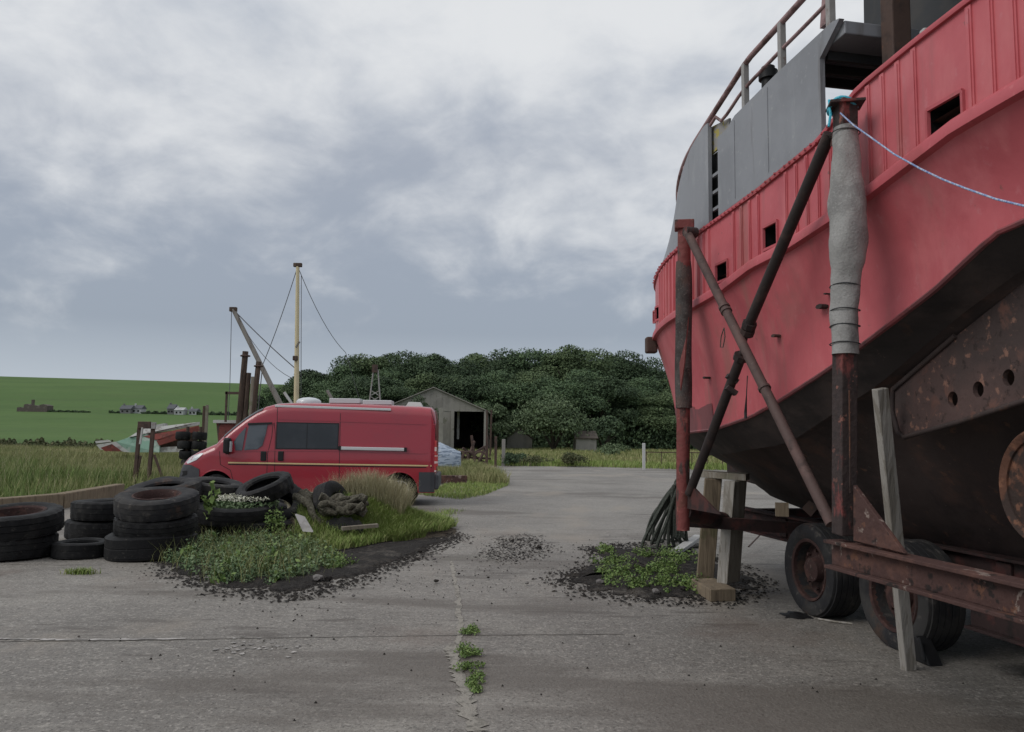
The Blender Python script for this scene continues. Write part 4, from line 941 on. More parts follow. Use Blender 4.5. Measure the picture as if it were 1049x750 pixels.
xv, zv = V(308, 412.6); mtv = Matrix.Translation((xv, .95, zv+.0))
MB().lathe([(.30,0), (.30,.07), (.26,.12), (.15,.16), (0,.175)], 24, mtv, closed=False).build('roof_dome', 'lamp_clear', van, smooth=50, world=False)
# handles, mirror, lamps, bumpers
for x in (352, 413):
    p = sidep(*V4(x, 270), .012); h_ = MB().box(p, (.13, .03, .22)).build('door_handle', 'plastic_black', van, bevel=.03, world=False)
p = sidep(*V4(232, 232), .17); mi = MB().box(p, (.16, .20, .36)).build('wing_mirror', 'plastic_black', van, bevel=.05, world=False)
MB().box(p+Vector((.085,-.0,-.02)), (.012, .16, .24)).build('mirror_glass', 'lamp_clear', mi, world=False)
MB().beam(p+Vector((0,.05,-.16)), sidep(*V4(222,245), .0), .08, .10).build('mirror_arm', 'plastic_black', mi, world=False)
# headlight follows the wing
q = [V4(70,292), V4(92,270), V4(132,258), V4(136,262), V4(112,284), V4(78,298)]
panel(q, 'headlight', 'lamp_clear', .012, sub=4)
def sidegrid(xa_, xb_, zlo, zhi, name, m, eps, n=20):
    L = np.linspace(xa_, xb_, n); rows = [[sidep(x, zlo(x)+(min(zhi(x), zt(x)-.01)-zlo(x))*f, eps) for x in L] for f in np.linspace(0, 1, 8)]
    return MB().grid(rows).build(name, m, van, smooth=50, world=False)
zbt = V(190,476)[1]
sidegrid(XA[0]-.0, XF-RA+.03, lambda x: max(.26, zb(x)), lambda x: float(np.interp(x, [XA[0], V(196,480)[0], XF-RA+.03], [zbt, zbt, .80])), 'bumper_side', 'plastic_grey', .014)
x0, z0 = V(179.8, 504); x1, z1 = V(183, 472)
g = []
for z in np.linspace(.26, zbt, 6): g.append([Vector((XA[0]-.03+.25*(k*k), HW-k*HW*.62, z)) for k in np.linspace(-1.1, 1.1, 9)])
MB().grid(g).build('front_bumper', 'plastic_grey', van, smooth=50, world=False)
panel([V4(44,326), V4(78,322), V4(76,338), V4(44,345)], 'bumper_grille', 'plastic_black', .018)
sidegrid(XR+RA+.02, XA[-1], lambda x: .32, lambda x: V(430,484)[1], 'bumper_side', 'plastic_grey', .014)
panel([V4(962,262), V4(971,262), V4(972,308), V4(962,308)], 'tail_lamp', 'lamp_red', .012)
b = MB().box((XA[-1]+.03, HW, .55), (.12, 1.95, .35)); b.build('rear_bumper', 'plastic_grey', van, bevel=.04, world=False)
MB().box((XA[-1]+.01, HW-.93, 1.15), (.05, .14, .75)).build('tail_lamp', 'lamp_red', van, bevel=.015, world=False)
for c in (XF, XR):
    n = 26; rows = []
    for rr, e in ((RA-.005, .004), (RA-.005, .010), (RA+.015, .010), (RA+.02, .002)):
        rows.append([sidep(c+rr*math.cos(a), ZW+rr*math.sin(a), e) for a in np.linspace(0, math.pi, n)])
    MB().grid(rows).build('arch_trim', 'van_red', van, smooth=50, world=False)
    MB().lathe([(RA-.002, .03), (RA-.002, .6), (0,.6)], 40, Matrix.Translation((c, .0, ZW)) @ Matrix.Rotation(R(-90), 4, 'X'), closed=False).build('wheel_housing', 'black_in', van, world=False)
    for side in (0, 1):
        y = .16 if side == 0 else 2*HW-.16
        rt = bpy.data.objects.new('wheel', None); COL.objects.link(rt); rt.parent = van; rt.location = (c, y, .35); rt.empty_display_size = .1
        mt = Matrix.Rotation(R(90 if side == 0 else -90), 4, 'X')
        MB().lathe([(.225,-.09), (.29,-.115), (.335,-.10), (.348,-.06), (.348,.06), (.335,.10), (.29,.115), (.225,.09)], 40, mt).build('tyre', 'tyre', rt, smooth=40, world=False)
        b = MB().lathe([(.228,.092), (.215,.105), (.205,.06), (.205,-.08), (.228,-.09)], 36, mt); 
        for k in range(5):
            for o_ in (-.16, .16):
                a = 2*math.pi*k/5+.3; b.beam(mt @ Vector((.05*math.cos(a),.05*math.sin(a),.085)), mt @ Vector((.212*math.cos(a+o_),.212*math.sin(a+o_),.085)), .035, .022)
        b.lathe([(0,.1), (.055,.1), (.06,.06), (0,.06)], 16, mt, closed=False)
        b.build('rim', 'alloy', rt, smooth=40, world=False)
        MB().lathe([(0,.0), (.205,.0)], 24, mt, closed=False).build('brake_disc', 'dark_grey', rt, world=False)

# ================================================================ TYRES
def tyre(loc, rad, wid_, label, tilt=(0,0,0), m='tyre', rim=False, hole=.52):
    t = thing('tyre', label, 'tyre', tuple(loc), 'old tyres dumped on the yard')
    t.rotation_euler = tuple(R(a) for a in tilt)
    w2 = wid_/2; h = hole*rad
    pr = [(h, w2*.55), (h*1.04, w2*.82), (h*1.14, w2*.90), (rad*.72, w2*1.0), (rad*.86, w2*1.02), (rad*.95, w2*.93), (rad*.985, w2*.82)]
    ng = random.choice((2,3,3)); st_ = 1.6/ng; gd = random.choice((.982,.988,.992))
    for k in range(ng):
        z0 = w2*.80-k*w2*st_; pr += [(rad, z0), (rad, z0-w2*st_*.86), (rad*gd, z0-w2*st_*.90), (rad*gd, z0-w2*st_*.96)]
    pr += [(rad*.985, -w2*.88), (rad*.95, -w2*.95), (rad*.86, -w2*1.02), (rad*.72, -w2*1.0), (h*1.14, -w2*.90), (h*1.04, -w2*.82), (h, -w2*.55)]
    pr += [(h*1.10, -w2*.6), (rad*.80, -w2*.84), (rad*.90, -w2*.6), (rad*.90, w2*.6), (rad*.80, w2*.84), (h*1.10, w2*.6)]   # hollow carcass
    me = MB().lathe(pr, 88); lug = random.random() < .6; npf = len(pr)
    for i, v in enumerate(me.v):
        if lug and (i//npf)%4 in (1,2) and v.xy.length > rad*.94 and abs(v.z) > w2*.55: v.x *= .972; v.y *= .972
    j = rad*.012
    for i, v in enumerate(me.v):
        a = math.atan2(v.y, v.x); v.z += wid_*.035*math.sin(2*a+rad*50)*min(1, v.xy.length/rad); 
        k = 1+.012*math.sin(3*a+loc[0]*9)+.008*math.sin(5*a+loc[1]*7); v.x *= k; v.y *= k
    ca = me.build('carcass', m, t, smooth=35, world=False)
    if rim == 'bead':
        MB().lathe([(h*1.10, w2*.90), (h*1.03, w2*.95), (h*.97, w2*.80), (h*.95, w2*.1), (h*.90, -w2*.6), (h*.97, -w2*.7)], 44, closed=False).build('rim', 'rim', t, smooth=35, world=False)
    elif rim:
        MB().lathe([(h*1.13, w2*.93), (h*1.06, w2*.96), (h*.97, w2*.72), (h*.93, w2*.1), (h*.80, -w2*.05), (h*.55, w2*.05), (h*.48, w2*.30), (h*.30, w2*.34), (h*.28, -w2*.2), (0, -w2*.2)], 44, closed=False).build('rim', 'rim', t, smooth=35, world=False)
        b = MB()
        for k in range(8): a = 2*math.pi*k/8; b.tube([(h*.66*math.cos(a), h*.66*math.sin(a), -w2*.02), (h*.66*math.cos(a), h*.66*math.sin(a), w2*.12)], h*.06, 6)
        b.build('wheel_nuts', 'rim', t, world=False)
    return t
def at(px, ybase, rad):            # centre of a flat tyre whose front touches the ground at pixel row ybase
    g_ = G(px, ybase); Yc = g_.y+rad; q = PXZ(px, Yc, 0); return Vector((q.x, Yc, 0))
c = at(9, 578, .58)
tyre(c+Z*.155, .56, .30, 'bottom tyre of the two tyre stack at the left edge of the photo')
tyre(c+Z*.45+Vector((.03,0,0)), .585, .30, 'big tyre with pale rusty bead on top of the stack at the left edge', tilt=(7,-1,0), hole=.60, rim='bead')
EX_STACK = c
c = at(82, 574.5, .35); tyre(c+Z*.10, .345, .20, 'small tyre lying flat on its own between the front stacks', hole=.6)
c = at(106, 556, .50)
tyre(c+Z*.15+Vector((-.03,0,0)), .52, .29, 'lower tyre of the pair half hidden behind the three tyre stack'); tyre(c+Z*.445+Vector((.02,.0,0)), .50, .29, 'upper tyre of the pair half hidden behind the three tyre stack', tilt=(0,-1.5,0))
c = at(154, 577, .56)
tyre(c+Z*.155, .565, .31, 'bottom and widest tyre of the three tyre stack with a rusty wheel on top')
tyre(c+Z*.42+Vector((.05,0,0)), .515, .23, 'thin middle tyre of the three tyre stack with a rusty wheel on top', tilt=(4,1,0))
tyre(c+Z*.70+Vector((.05,0,0)), .525, .26, 'weathered grey tyre with a rusty wheel in it topping the three tyre stack', tilt=(9,1,0), m='tyre_grey', rim=True, hole=.52)
q = PXZ(150, 12.6, .44); tyre(q, .66, .30, 'large dark tyre leaning behind the three tyre stack', tilt=(33,-16,0))
q = PXZ(168, 12.3, .72); tyre(q, .56, .26, 'tyre lying tilted on the leaning tyre behind the three tyre stack', tilt=(9,-5,0), m='tyre_grey')
q = PXZ(160, 12.9, .2); tyre(q, .58, .30, 'buried tyre carrying the leaning ones behind the three tyre stack')
# right hand heap
cc = at(240, 559, .62)
tyre(at(262,558,.60)+Z*.15, .60, .30, 'lower tyre under the one filled with white flowers')
fl = cc+Z*.43; tyre(fl, .62, .26, 'tyre lying flat and filled with white flowers', tilt=(5,1,0), hole=.62)
tyre(at(205,556,.5)+Z*.14, .50, .28, 'dark tyre squeezed between the three tyre stack and the weeds')
c = at(220, 551, .5)+Vector((0,.25,0)); tyre(c+Z*.15, .5, .3, 'lowest tyre of the stack behind the flower filled tyre'); tyre(c+Z*.43, .48, .26, 'middle tyre of the stack behind the flower filled tyre')
tyre(PXZ(219,12.9,.73), .47, .27, 'tyre with curved flat tread resting on top behind the tall thistle', tilt=(3,7,0), m='tyre_grey')
q = PXZ(271, 12.6, .76); tyre(q, .45, .26, 'open tyre tilted up to the left on the heap below the van door', tilt=(18,-17,0), hole=.6)
q = PXZ(284, 12.9, .50); tyre(q, .46, .28, 'treaded tyre tucked under the tilted open tyre', tilt=(35,20,0))
tyre(PXZ(262,13.1,.3), .5, .3, 'tyre buried at the back of the heap under the tilted open one', tilt=(5,0,0))
q = PXZ(341, 12.75, .50); tyre(q, .40, .26, 'tyre stood on edge and half buried in the rubble mound', tilt=(68,24,64), hole=.46)

# ================================================================ MOUND, DEBRIS
def mound_z(x, y):
    z = 0
    for px, Y0, h, rx, ry in ((338,12.9,.50,.75,.7), (372,13.3,.44,.8,.8), (400,13.6,.28,.7,.8), (312,12.6,.30,.5,.6)):
        x0 = PXZ(px, Y0, .2).x; z = max(z, h*math.exp(-((x-x0)/rx)**2-((y-Y0)/ry)**2))+.12*h*math.exp(-((x-x0)/rx)**2-((y-Y0)/ry)**2)
    return z
xs_ = np.linspace(-5.2, -.6, 60); ys_ = np.linspace(11.2, 15.6, 60); rows = []
for y in ys_:
    rows.append([Vector((x, y, mound_z(x, y)*(1+.25*random.uniform(-1,1))-.02)) for x in xs_])
tag(MB().grid(rows).build('rubble_mound', 'rubble', loc=(-3, 13, 0), smooth=70, fix=False), kind='structure')
# bundle of old net / carpet rolls
b = MB()
def wob(pts, amp): return [Vector(p)+Vector((random.uniform(-amp,amp), random.uniform(-amp,amp), random.uniform(-amp,amp)*.6)) for p in pts]
q0, q1 = PXZ(330,12.3,.58), PXZ(375,12.4,.56)
for k in range(8):
    L = [q0.lerp(q1, t)+Vector((0, (k%5-2)*.10, .06*math.sin(t*7+k*1.7)+(-.11*(k//5))+(-.05 if k in (0,4) else .04))) for t in np.linspace(0, 1, 12)]
    b.tube(wob(L, .02), [.05+.018*math.sin(i*1.3+k) for i in range(12)], 8)
tag(b.build('old_net', 'net', loc=q0, smooth=70), 'bundle of old fishing net draped on the rubble mound', 'net')
b = MB(); q0, q1 = PXZ(308,12.6,.66), PXZ(338,12.2,.30)
for k in range(7):
    L = [q0.lerp(q1, t)+Vector((k*.07-.1, .08*k, .06*math.sin(t*5+k))) for t in np.linspace(0, 1, 9)]; b.tube(wob(L, .03), .06, 7)
tag(b.build('old_carpet', 'net', loc=q0, smooth=70), 'rotten carpet roll sagging down the left of the rubble mound', 'carpet')
q = [PXZ(302,11.7,.46), PXZ(311,11.7,.42), PXZ(320,11.4,.24), PXZ(310,11.4,.25)]
tag(MB().prism(q, (0.01,.03,.01)).build('board', 'board', loc=q[2], bevel=.003), 'tilted pale grey board propped beside the flower filled tyre', 'board')
q = [G(297,549)+Z*.17, G(326,547)+Z*.17, G(326,540)+Z*.19, G(300,540)+Z*.19]
tag(MB().prism(q, Z*.05).build('board', 'board', loc=G(300,545), bevel=.004), 'flat pale board lying at the foot of the rubble mound', 'board')
q0, q1 = PXZ(350,11.9,.24), PXZ(387,12.1,.27); tag(MB().beam(q0, q1, .11, .05).build('plank', 'wood_grey', loc=q0), 'dark plank poking out of the rubble mound below the net', 'plank')
rows = []
for i in range(10):
    rows.append([PXZ(334+4.2*i, 12.15-.03*j, .40-.085*j-.10*abs(i-4)/5+random.uniform(-.03,.03)) for j in range(5)])
tag(MB().grid(rows).build('rubber_sheet', 'tyre', loc=PXZ(350,12.1,0), smooth=70), 'crumpled black rubber sheet under the net on the rubble mound', 'rubber sheet')

# pebbles and clods
PEB = []
for (px, y, r_) in ((336,596,.05), (325,596,.06), (430,567,.035), (447,598,.03), (445,575,.028), (340,606,.02), (500,594,.02), (525,556,.03), (540,600,.025), (362,613,.022), (470,590,.02), (552,563,.04), (615,600,.05), (672,610,.05), (700,606,.04)):
    g_ = G(px, y); bmx = bmesh.new(); bmesh.ops.create_icosphere(bmx, subdivisions=2, radius=r_)
    for v in bmx.verts: v.co *= random.uniform(.75, 1.15); v.co.z *= .6
    me = bpy.data.meshes.new('stone'); bmx.to_mesh(me); bmx.free(); me.materials.append(M['stonem' if random.random() > .4 else 'soil'])
    o = bpy.data.objects.new('stone', me); COL.objects.link(o); o.location = (g_.x, g_.y, r_*.4+.02); tag(o, 'small grey stone or clod lying loose on the yard concrete', 'stone', 'loose stones on the yard')
# scattered grit
pts = np.vstack([sample_poly([G(x,y) for x,y in [(150,580),(300,615),(480,560),(560,560),(520,600),(300,640),(100,600)]], 120), sample_poly([G(x,y) for x,y in [(540,600),(800,630),(1000,700),(600,740),(200,740),(60,640)]], 70)])
V_ = []; F_ = []
for x, y in pts:
    r_ = RNG.uniform(.004, .014); o_ = len(V_); a0 = RNG.uniform(0, 6)
    V_ += [(x+r_*math.cos(a0+k*2.09), y+r_*math.sin(a0+k*2.09), .002) for k in range(3)]+[(x, y, .002+r_)]; F_ += [(o_,o_+1,o_+3), (o_+1,o_+2,o_+3), (o_+2,o_,o_+3)]
tag(fast_mesh('grit', np.array(V_), np.array(F_), 'soil'), kind='stuff')

# timber kerb on the left
k0, k1, k2 = G(-330,560), G(60,521), G(122,508.5)
b = MB(); 
for a_, c_ in ((k0,k1), (k1,k2)): b.beam(a_+Z*.15, c_+Z*.15, .25, .34)
tag(b.build('timber_kerb', 'wood_tan', loc=k1, bevel=.02), 'long low timber beam edging the tall grass beside the yard', 'timber kerb')
# ================================================================ BACKGROUND STRUCTURES
def gz(x, y): return float(hill_z(x, y))-.06
# barn
YB = 84.0
def B(px, z, dy=0): 
    q = PXZ(px, YB, z); return Vector((q.x, YB+dy, z))
xr, xa = B(497,0).x, B(443,0).x; xl = 2*xa-xr; ze = 4.35; zp = 6.75; LB = 20
barn = thing('barn', 'old open fronted barn of grey cement sheets with a dark doorway, behind the van', 'barn', (xa, YB, 0))
b = MB()
for x0, x1 in ((xl, xa), (xa, xr)):
    z0, z1 = (ze, zp) if x0 == xl else (zp, ze); ex = .3*(1 if x0 == xa else -1); a_ = Vector((x0-(.3 if x0 == xl else 0), YB-.25, z0-(.12 if x0 == xl else 0))); c_ = Vector((x1+(.3 if x1 == xr else 0), YB-.25, z1-(.12 if x1 == xr else 0)))
    b.prism([a_, c_, c_+Vector((0,LB,0)), a_+Vector((0,LB,0))], Z*.1)
b.build('roof', 'asbestos', barn)
b = MB(); n = 36
for i in range(n):                           # corrugated gable sheets
    x0 = xl+(xr-xl)*i/n; x1 = xl+(xr-xl)*(i+1)/n; zf = lambda x: zp-(zp-ze)*abs(x-xa)/(xr-xa)
    lo = 4.25; y = YB+.02*(i%2)
    b.prism([(x0,y,lo), (x1,y,lo), (x1,y,max(zf(x1)-.02, lo+.02)), (x0,y,max(zf(x0)-.02, lo+.02))], (0,.05,0))
b.build('gable', 'asbestos', barn)
b = MB(); b.prism([(xl,YB+.2,0), (xl,YB+LB,0), (xl,YB+LB,ze), (xl,YB+.2,ze)], (.12,0,0)); b.prism([(xr-.12,YB+.2,0), (xr-.12,YB+LB,0), (xr-.12,YB+LB,ze), (xr-.12,YB+.2,ze)], (.12,0,0)); b.prism([(xl,YB+LB-.2,0), (xr,YB+LB-.2,0), (xr,YB+LB-.2,ze), (xa,YB+LB-.2,zp), (xl,YB+LB-.2,ze)], (0,.12,0))
b.prism([(xl,YB+.05,0), (B(461,0).x,YB+.05,0), (B(461,0).x,YB+.05,4.25), (xl,YB+.05,4.25)], (0,.1,0)); b.build('wall', 'asbestos', barn)
for px in (497, 463): MB().box((B(px,0).x, YB-.05, 2.15), (.35,.3,4.3)).build('door_post', 'asbestos', barn)
MB().box((B(467,0).x, YB+3, 3.0), (.25,.25,3.5)).build('inner_post', 'white', barn)
MB().prism([(xl,YB+.2,.02), (xr,YB+.2,.02), (xr,YB+LB-.2,.02), (xl,YB+LB-.2,.02)], Z*.02).build('floor', 'soil', barn)
# small sheds
def shed(px0, px1, Y, zwall, zroof, label, wm, gable=True):
    a_, c_ = PXZ(px0,Y,0), PXZ(px1,Y,0); w = c_.x-a_.x; x0, x1 = a_.x, c_.x; xm = (x0+x1)/2
    t = thing('shed', label, 'shed', (xm, Y, 0))
    if gable:
        MB().prism([(x0,Y,0), (x1,Y,0), (x1,Y,zwall), (xm,Y,zroof), (x0,Y,zwall)], (0,5,0)).build('wall', wm, t)
        b = MB(); b.prism([(x0-.2,Y-.2,zwall-.05), (xm,Y-.2,zroof+.05), (xm,Y+5.2,zroof+.05), (x0-.2,Y+5.2,zwall-.05)], Z*.12); b.prism([(xm,Y-.2,zroof+.05), (x1+.2,Y-.2,zwall-.05), (x1+.2,Y+5.2,zwall-.05), (xm,Y+5.2,zroof+.05)], Z*.12); b.build('roof', 'shed_brown', t)
    else:
        MB().prism([(x0,Y,0), (x1,Y,0), (x1,Y,zwall), (x0,Y,zwall)], (0,4,0)).build('wall', wm, t)
        MB().prism([(x0-.2,Y-.2,zwall), (x1+.2,Y-.2,zwall), (x1+.1,Y+2,zroof), (x0-.1,Y+2,zroof)], Z*.12).build('roof', 'shed_brown', t)
    return t
shed(519, 545, 98, 1.35, 2.6, 'small gabled grey shed half hidden by the round pale bush', 'asbestos')
shed(590, 611, 92, 1.45, 2.3, 'low brown shed with a sloping roof right of the round pale bush', 'asbestos', False)
# hill buildings
def onhill(px, Y): x = PXZ(px, Y, 12).x; return Vector((x, Y, gz(x, Y)))
def house(px, wpx, Y, h, rh, label, wm, rm, kind='house', d=6):
    c = onhill(px, Y); w = wpx*Y/800; t = thing(kind, label, 'house' if kind == 'house' else 'ruin', tuple(c)); z0 = c.z-.8; z1 = c.z+h
    MB().prism([(c.x-w/2,Y,z0), (c.x+w/2,Y,z0), (c.x+w/2,Y,z1), (c.x-w/2,Y,z1)], (0,d,0)).build('wall', wm, t)
    rf = MB().prism([(c.x-w/2-.3,Y-.4,z1), (c.x-w/2-.3,Y+d+.4,z1), (c.x-w/2-.3,Y+d/2,z1+rh)], (w+.6,0,0)).build('roof', rm, t)
    MB().box((c.x-w*.35, Y+d/2, z1+rh+.2), (.8,.8,1.4)).build('chimney', wm, rf)
    for k in (-.25, .2): MB().box((c.x+w*k, Y-.03, c.z+h*.5), (1.0,.08,1.0)).build('window', 'black_in', t)
    return t
YH = 440
house(128, 11, YH, 2.6, 2.2, 'grey slate roofed cottage, leftmost of the row on the hill', 'house_grey', 'slate'); house(139.5, 10, YH+3, 2.8, 2.0, 'pale cottage joined to the grey one in the row on the hill', 'house_white', 'slate')
house(174.5, 7, YH, 3.2, 2.6, 'narrow grey steep roofed cottage in the middle of the hill row', 'house_grey', 'slate'); house(183, 9, YH-3, 2.6, 1.6, 'white cottage beside the narrow steep roofed one on the hill', 'house_white', 'house_white')
house(197, 8, YH, 2.2, 1.4, 'small white outbuilding at the right end of the hill row', 'house_white', 'slate')
c = onhill(32, YH); t = thing('ruin', 'dark ruined farm building with one chimney alone on the green hillside', 'ruin', tuple(c))
b = MB()
for px0, px1, h in ((17,24,2.3), (24,30,4.0), (30,40,3.4), (40,48,4.0)):
    a_ = onhill(px0, YH); e_ = onhill(px1, YH); b.prism([(a_.x,YH,a_.z-1), (e_.x,YH,a_.z-1), (e_.x,YH,a_.z+h*.9), ((a_.x+e_.x)/2,YH,a_.z+h*1.1), (a_.x,YH,a_.z+h)], (0,6,0))
b.build('wall', 'stone_ruin', t); q = onhill(31, YH); MB().box((q.x, YH+2, q.z+4.6), (1.2,1.2,4.6)).build('chimney', 'stone_ruin', t)

# masts and derrick behind the van
YM = 27.0
mast = thing('mast', 'tall buff yellow mast with wire stays rising behind the red van', 'mast', tuple(PXZ(303,YM,0)))
mb_, mt_ = P(303.6,412,YM), P(305,273,YM); dm_ = (mt_-mb_).normalized(); foot = mb_-dm_*(mb_.z/dm_.z)
mast.location = foot
MB().tube([foot, mb_, mt_], [.095,.09,.06], 14).build('pole', 'mast_yellow', mast, smooth=50)
MB().box(mt_+Z*.05, (.30,.12,.14)).build('mast_cap', 'wood_dark', mast, bevel=.02)
MB().tube([mt_-dm_*.3+Vector((.13,0,0)), mb_+Vector((.16,0,0))], .012, 5).build('halyard', 'wire', mast)
MB().box(P(302.5,367,YM-.12), (.16,.14,.16)).build('cleat', 'wood_dark', mast, bevel=.02); MB().beam(P(303,356,YM-.1), P(307,350,YM-.1), .05,.05).build('bracket', 'mast_grey', mast)
def stay(a_, c_, r_=.014, sag=.15): 
    return [a_.lerp(c_, t)-Z*sag*4*t*(1-t) for t in np.linspace(0, 1, 10)]
MB().tube(stay(mt_, P(269,374,YM+1)), .014, 5).build('stay', 'wire', mast); MB().tube(stay(mt_, P(354,361,YM+8), sag=.35), .012, 5).build('stay', 'wire', mast)
# continue stays to the ground so nothing hangs in the air
MB().tube([P(269,374,YM+1), Vector((P(262,374,YM+1).x, YM+1, 0))], .018, 5).build('stay', 'wire', mast); MB().tube([P(354,361,YM+8), Vector((P(385,361,YM+8).x, YM+10, 0))], .012, 5).build('stay', 'wire', mast)
MB().box(foot+Z*.25, (.6,.6,.5)).build('base', 'wood_dark', mast, bevel=.02)
dt, db = P(239,317,YM+.6), P(286,412,YM+.2); dd = (dt-db).normalized(); df = db-dd*(db.z/dd.z)
der = thing('derrick', 'grey wooden derrick spar leaning left above the pilings behind the van', 'derrick', tuple(df))
MB().tube([df, dt], [.11,.075], 12).build('spar', 'mast_grey', der, smooth=50); MB().box(dt, (.26,.14,.16)).build('spar_head', 'wood_dark', der, bevel=.02)
MB().tube(stay(dt, P(302,377,YM), sag=.05), .018, 5).build('topping_wire', 'wire', der); MB().tube(stay(dt+Vector((-.06,0,0)), P(235.6,392,YM+.6), sag=0)+[Vector((P(235,392,YM+.6).x, YM+.6, 0))], .012, 5).build('fall_wire', 'wire', der)
MB().tube(stay(dt, P(298,387,YM), sag=.35), .010, 5).build('topping_wire', 'wire', der)
# pilings
for px, y, w, dx, label, m in ((251.5,360,.095,-2,'tallest rusty brown piling with a ringed head, leftmost beside the derrick','wood_dark'), (255,382,.075,-1.5,'shorter brown piling leaning against the tallest one','wood_dark'), (260,386,.085,-1,'grey weathered piling between two darker ones','wood_grey'), (265,370.5,.085,-2.5,'slim dark piling crossed by the leaning derrick spar','wood_dark')):
    tp = P(px, y, YM-1.5); bt = Vector((tp.x+dx*.12, YM-1.5, 0)); t = thing('piling', label, 'piling', tuple(bt), 'pilings behind the van')
    MB().tube([bt, bt.lerp(tp,.5)+Vector((.02,0,0)), tp], [w*1.15,w*1.05,w], 12).build('shaft', m, t, smooth=50)
    if 'ring' in label or 'slim' in label: MB().tube([tp-Z*.15+Vector((w*1.5*math.cos(a), w*1.5*math.sin(a), 0)) for a in np.linspace(0, 6.283, 16)], .025, 5).build('iron_ring', 'brown_steel', t)
# red skip-like hull behind the van bonnet
c = P(240,436,26); b = MB(); b.prism([(c.x-.45,26,0), (c.x+.9,26,0), (c.x+.9,26,1.95), (c.x-.62,26,2.05), (c.x-.5,26,1.2)], (0,1.6,0))
sk = thing('skip', 'red steel skip standing behind the van bonnet', 'skip', (c.x,26.5,0)); b.build('body', 'post_red', sk, bevel=.02); MB().box((c.x+.12,25.97,2.02), (1.6,.1,.1)).build('rim_rail', 'white', sk)
b = MB(); b.box((c.x-.15,25.6,2.5), (.06,.06,1.0)); b.box((c.x+.35,25.6,2.5), (.06,.06,1.0)); b.box((c.x+.1,25.6,2.95), (.6,.06,.08)); b.build('frame', 'brown_steel', sk)
# lattice mast and spars over the van roof
c = P(384,412,30); tt_ = P(384,379,30); lm = thing('lattice_mast', 'short grey lattice mast showing above the rear of the van roof', 'mast', (c.x,30,0)); b = MB()
for sx in (-.14,.14): b.tube([(c.x+sx*1.8,30,0), (c.x+sx*1.5,30,c.z), (c.x+sx*.6,30,tt_.z)], .028, 6)
for k in range(14): z0 = k*.24; b.tube([(c.x-.2,30,z0), (c.x+.2,30,z0+.24)], .015, 5); b.tube([(c.x+.2,30,z0), (c.x-.2,30,z0+.24)], .015, 5)
b.build('lattice', 'rail_grey', lm); MB().box((tt_.x,30,tt_.z+.05), (.2,.15,.3)).build('lamp_box', 'brown_steel', lm)
q0, q1 = P(298,412,24), P(291,402,24); o = MB().tube([Vector((q0.x+.9,24,0)), q0, q1], .045, 8).build('spar', 'white', loc=Vector((q0.x+.9,24,0)), smooth=50); tag(o, 'thin white spar end sticking up just left of the roof dome', 'spar')
q0, q1 = P(342,412,24.5), P(335,400,24.5); o = MB().tube([Vector((q0.x+.9,24.5,0)), q0, q1], .05, 8).build('spar', 'mast_grey', loc=Vector((q0.x+.9,24.5,0)), smooth=50); tag(o, 'thin grey spar end sticking up behind the front solar panel', 'spar')

# tarpaulined dinghy behind the van
Yd = 33; f0, f1 = PXZ(440,Yd,0), PXZ(470,Yd,0); rows = []
for i, t in enumerate(np.linspace(0, 1, 8)):
    w = 1.0*(1-t**3*.7); h = 1.25-.55*t; x = f0.x+(f1.x-f0.x)*t; rows.append([Vector((x, Yd+1-w*math.cos(a), .25+h*math.sin(a)**.6)) for a in np.linspace(0.02, math.pi-.02, 11)])
dn = thing('covered_dinghy', 'small boat under a blue and white striped tarpaulin behind the van', 'boat', (f0.x,Yd+1,0)); b = MB().grid(rows); b.add(rows[-1], [tuple(range(11))]); b.build('tarpaulin', 'tarp', dn, smooth=60)
b = MB(); b.prism([(f0.x-1,Yd+.4,0), (f1.x-.1,Yd+.4,0), (f1.x,Yd+.2,.35), (f0.x-1,Yd+.2,.35)], (0,1.4,0)); b.build('hull', 'white', dn)
q0, q1 = G(440,496), G(480,494.5); q1 = Vector((q1.x,q0.y+.1,0)); o = MB().beam(q0+Z*.16, q1+Z*.16, .2, .28).build('steel_beam', 'beam_rust', loc=q0, bevel=.02); tag(o, 'short rusty steel beam lying in the grass behind the van', 'steel beam')
# scrap machinery and stakes right of the van
Ys = 44
sc = thing('scrap_machine', 'rusty heap of scrap harrow frame in front of the barn', 'scrap', tuple(PXZ(484,Ys,0))); b = MB()
for (x0,y0,x1,y1) in ((470,473,500,456), (474,459,496,474), (468,468,503,470), (478,474,486,452), (490,474,497,460), (470,462,480,474)):
    a_, c_ = P(x0,y0,Ys), P(x1,y1,Ys+.6); a_.z = max(a_.z,.05); c_.z = max(c_.z,.05); b.beam(a_, c_, .10, .12)
b.build('frame', 'brown_steel', sc); b = MB()
for px in (473,480,492): q = PXZ(px,Ys-.2,.42); b.lathe([(.38,-.04), (.42,0), (.38,.04), (.30,.04), (.30,-.04)], 20, Matrix.Translation(q) @ Matrix.Rotation(R(80), 4, 'X'))
b.build('discs', 'brown_steel', sc)
for px, y, Y, lean, lb in ((483,446,43,-.25,'short rusty stake leaning left beside the scrap heap'), (499,420,60,0,'tall dark stake standing at the right corner of the barn'), (503.5,420,61,.06,'second tall dark stake just right of the barn corner'), (508,447,42.5,.0,'rusty stake at the yard edge between the scrap and the grey concrete post'), (499,447,42.6,0,'rusty stake at the yard edge touching the scrap heap'), (452,418,70,0,'pale concrete post standing beside the barn wall')):
    tp = P(px, y, Y); o = MB().beam((tp.x-lean,Y,-.1), tp, .14 if Y < 50 else (.4 if Y > 65 else .14), .14).build('stake', 'asbestos' if 'pale' in lb else 'brown_steel', loc=(tp.x-lean,Y,0), bevel=.01); tag(o, lb, 'post')
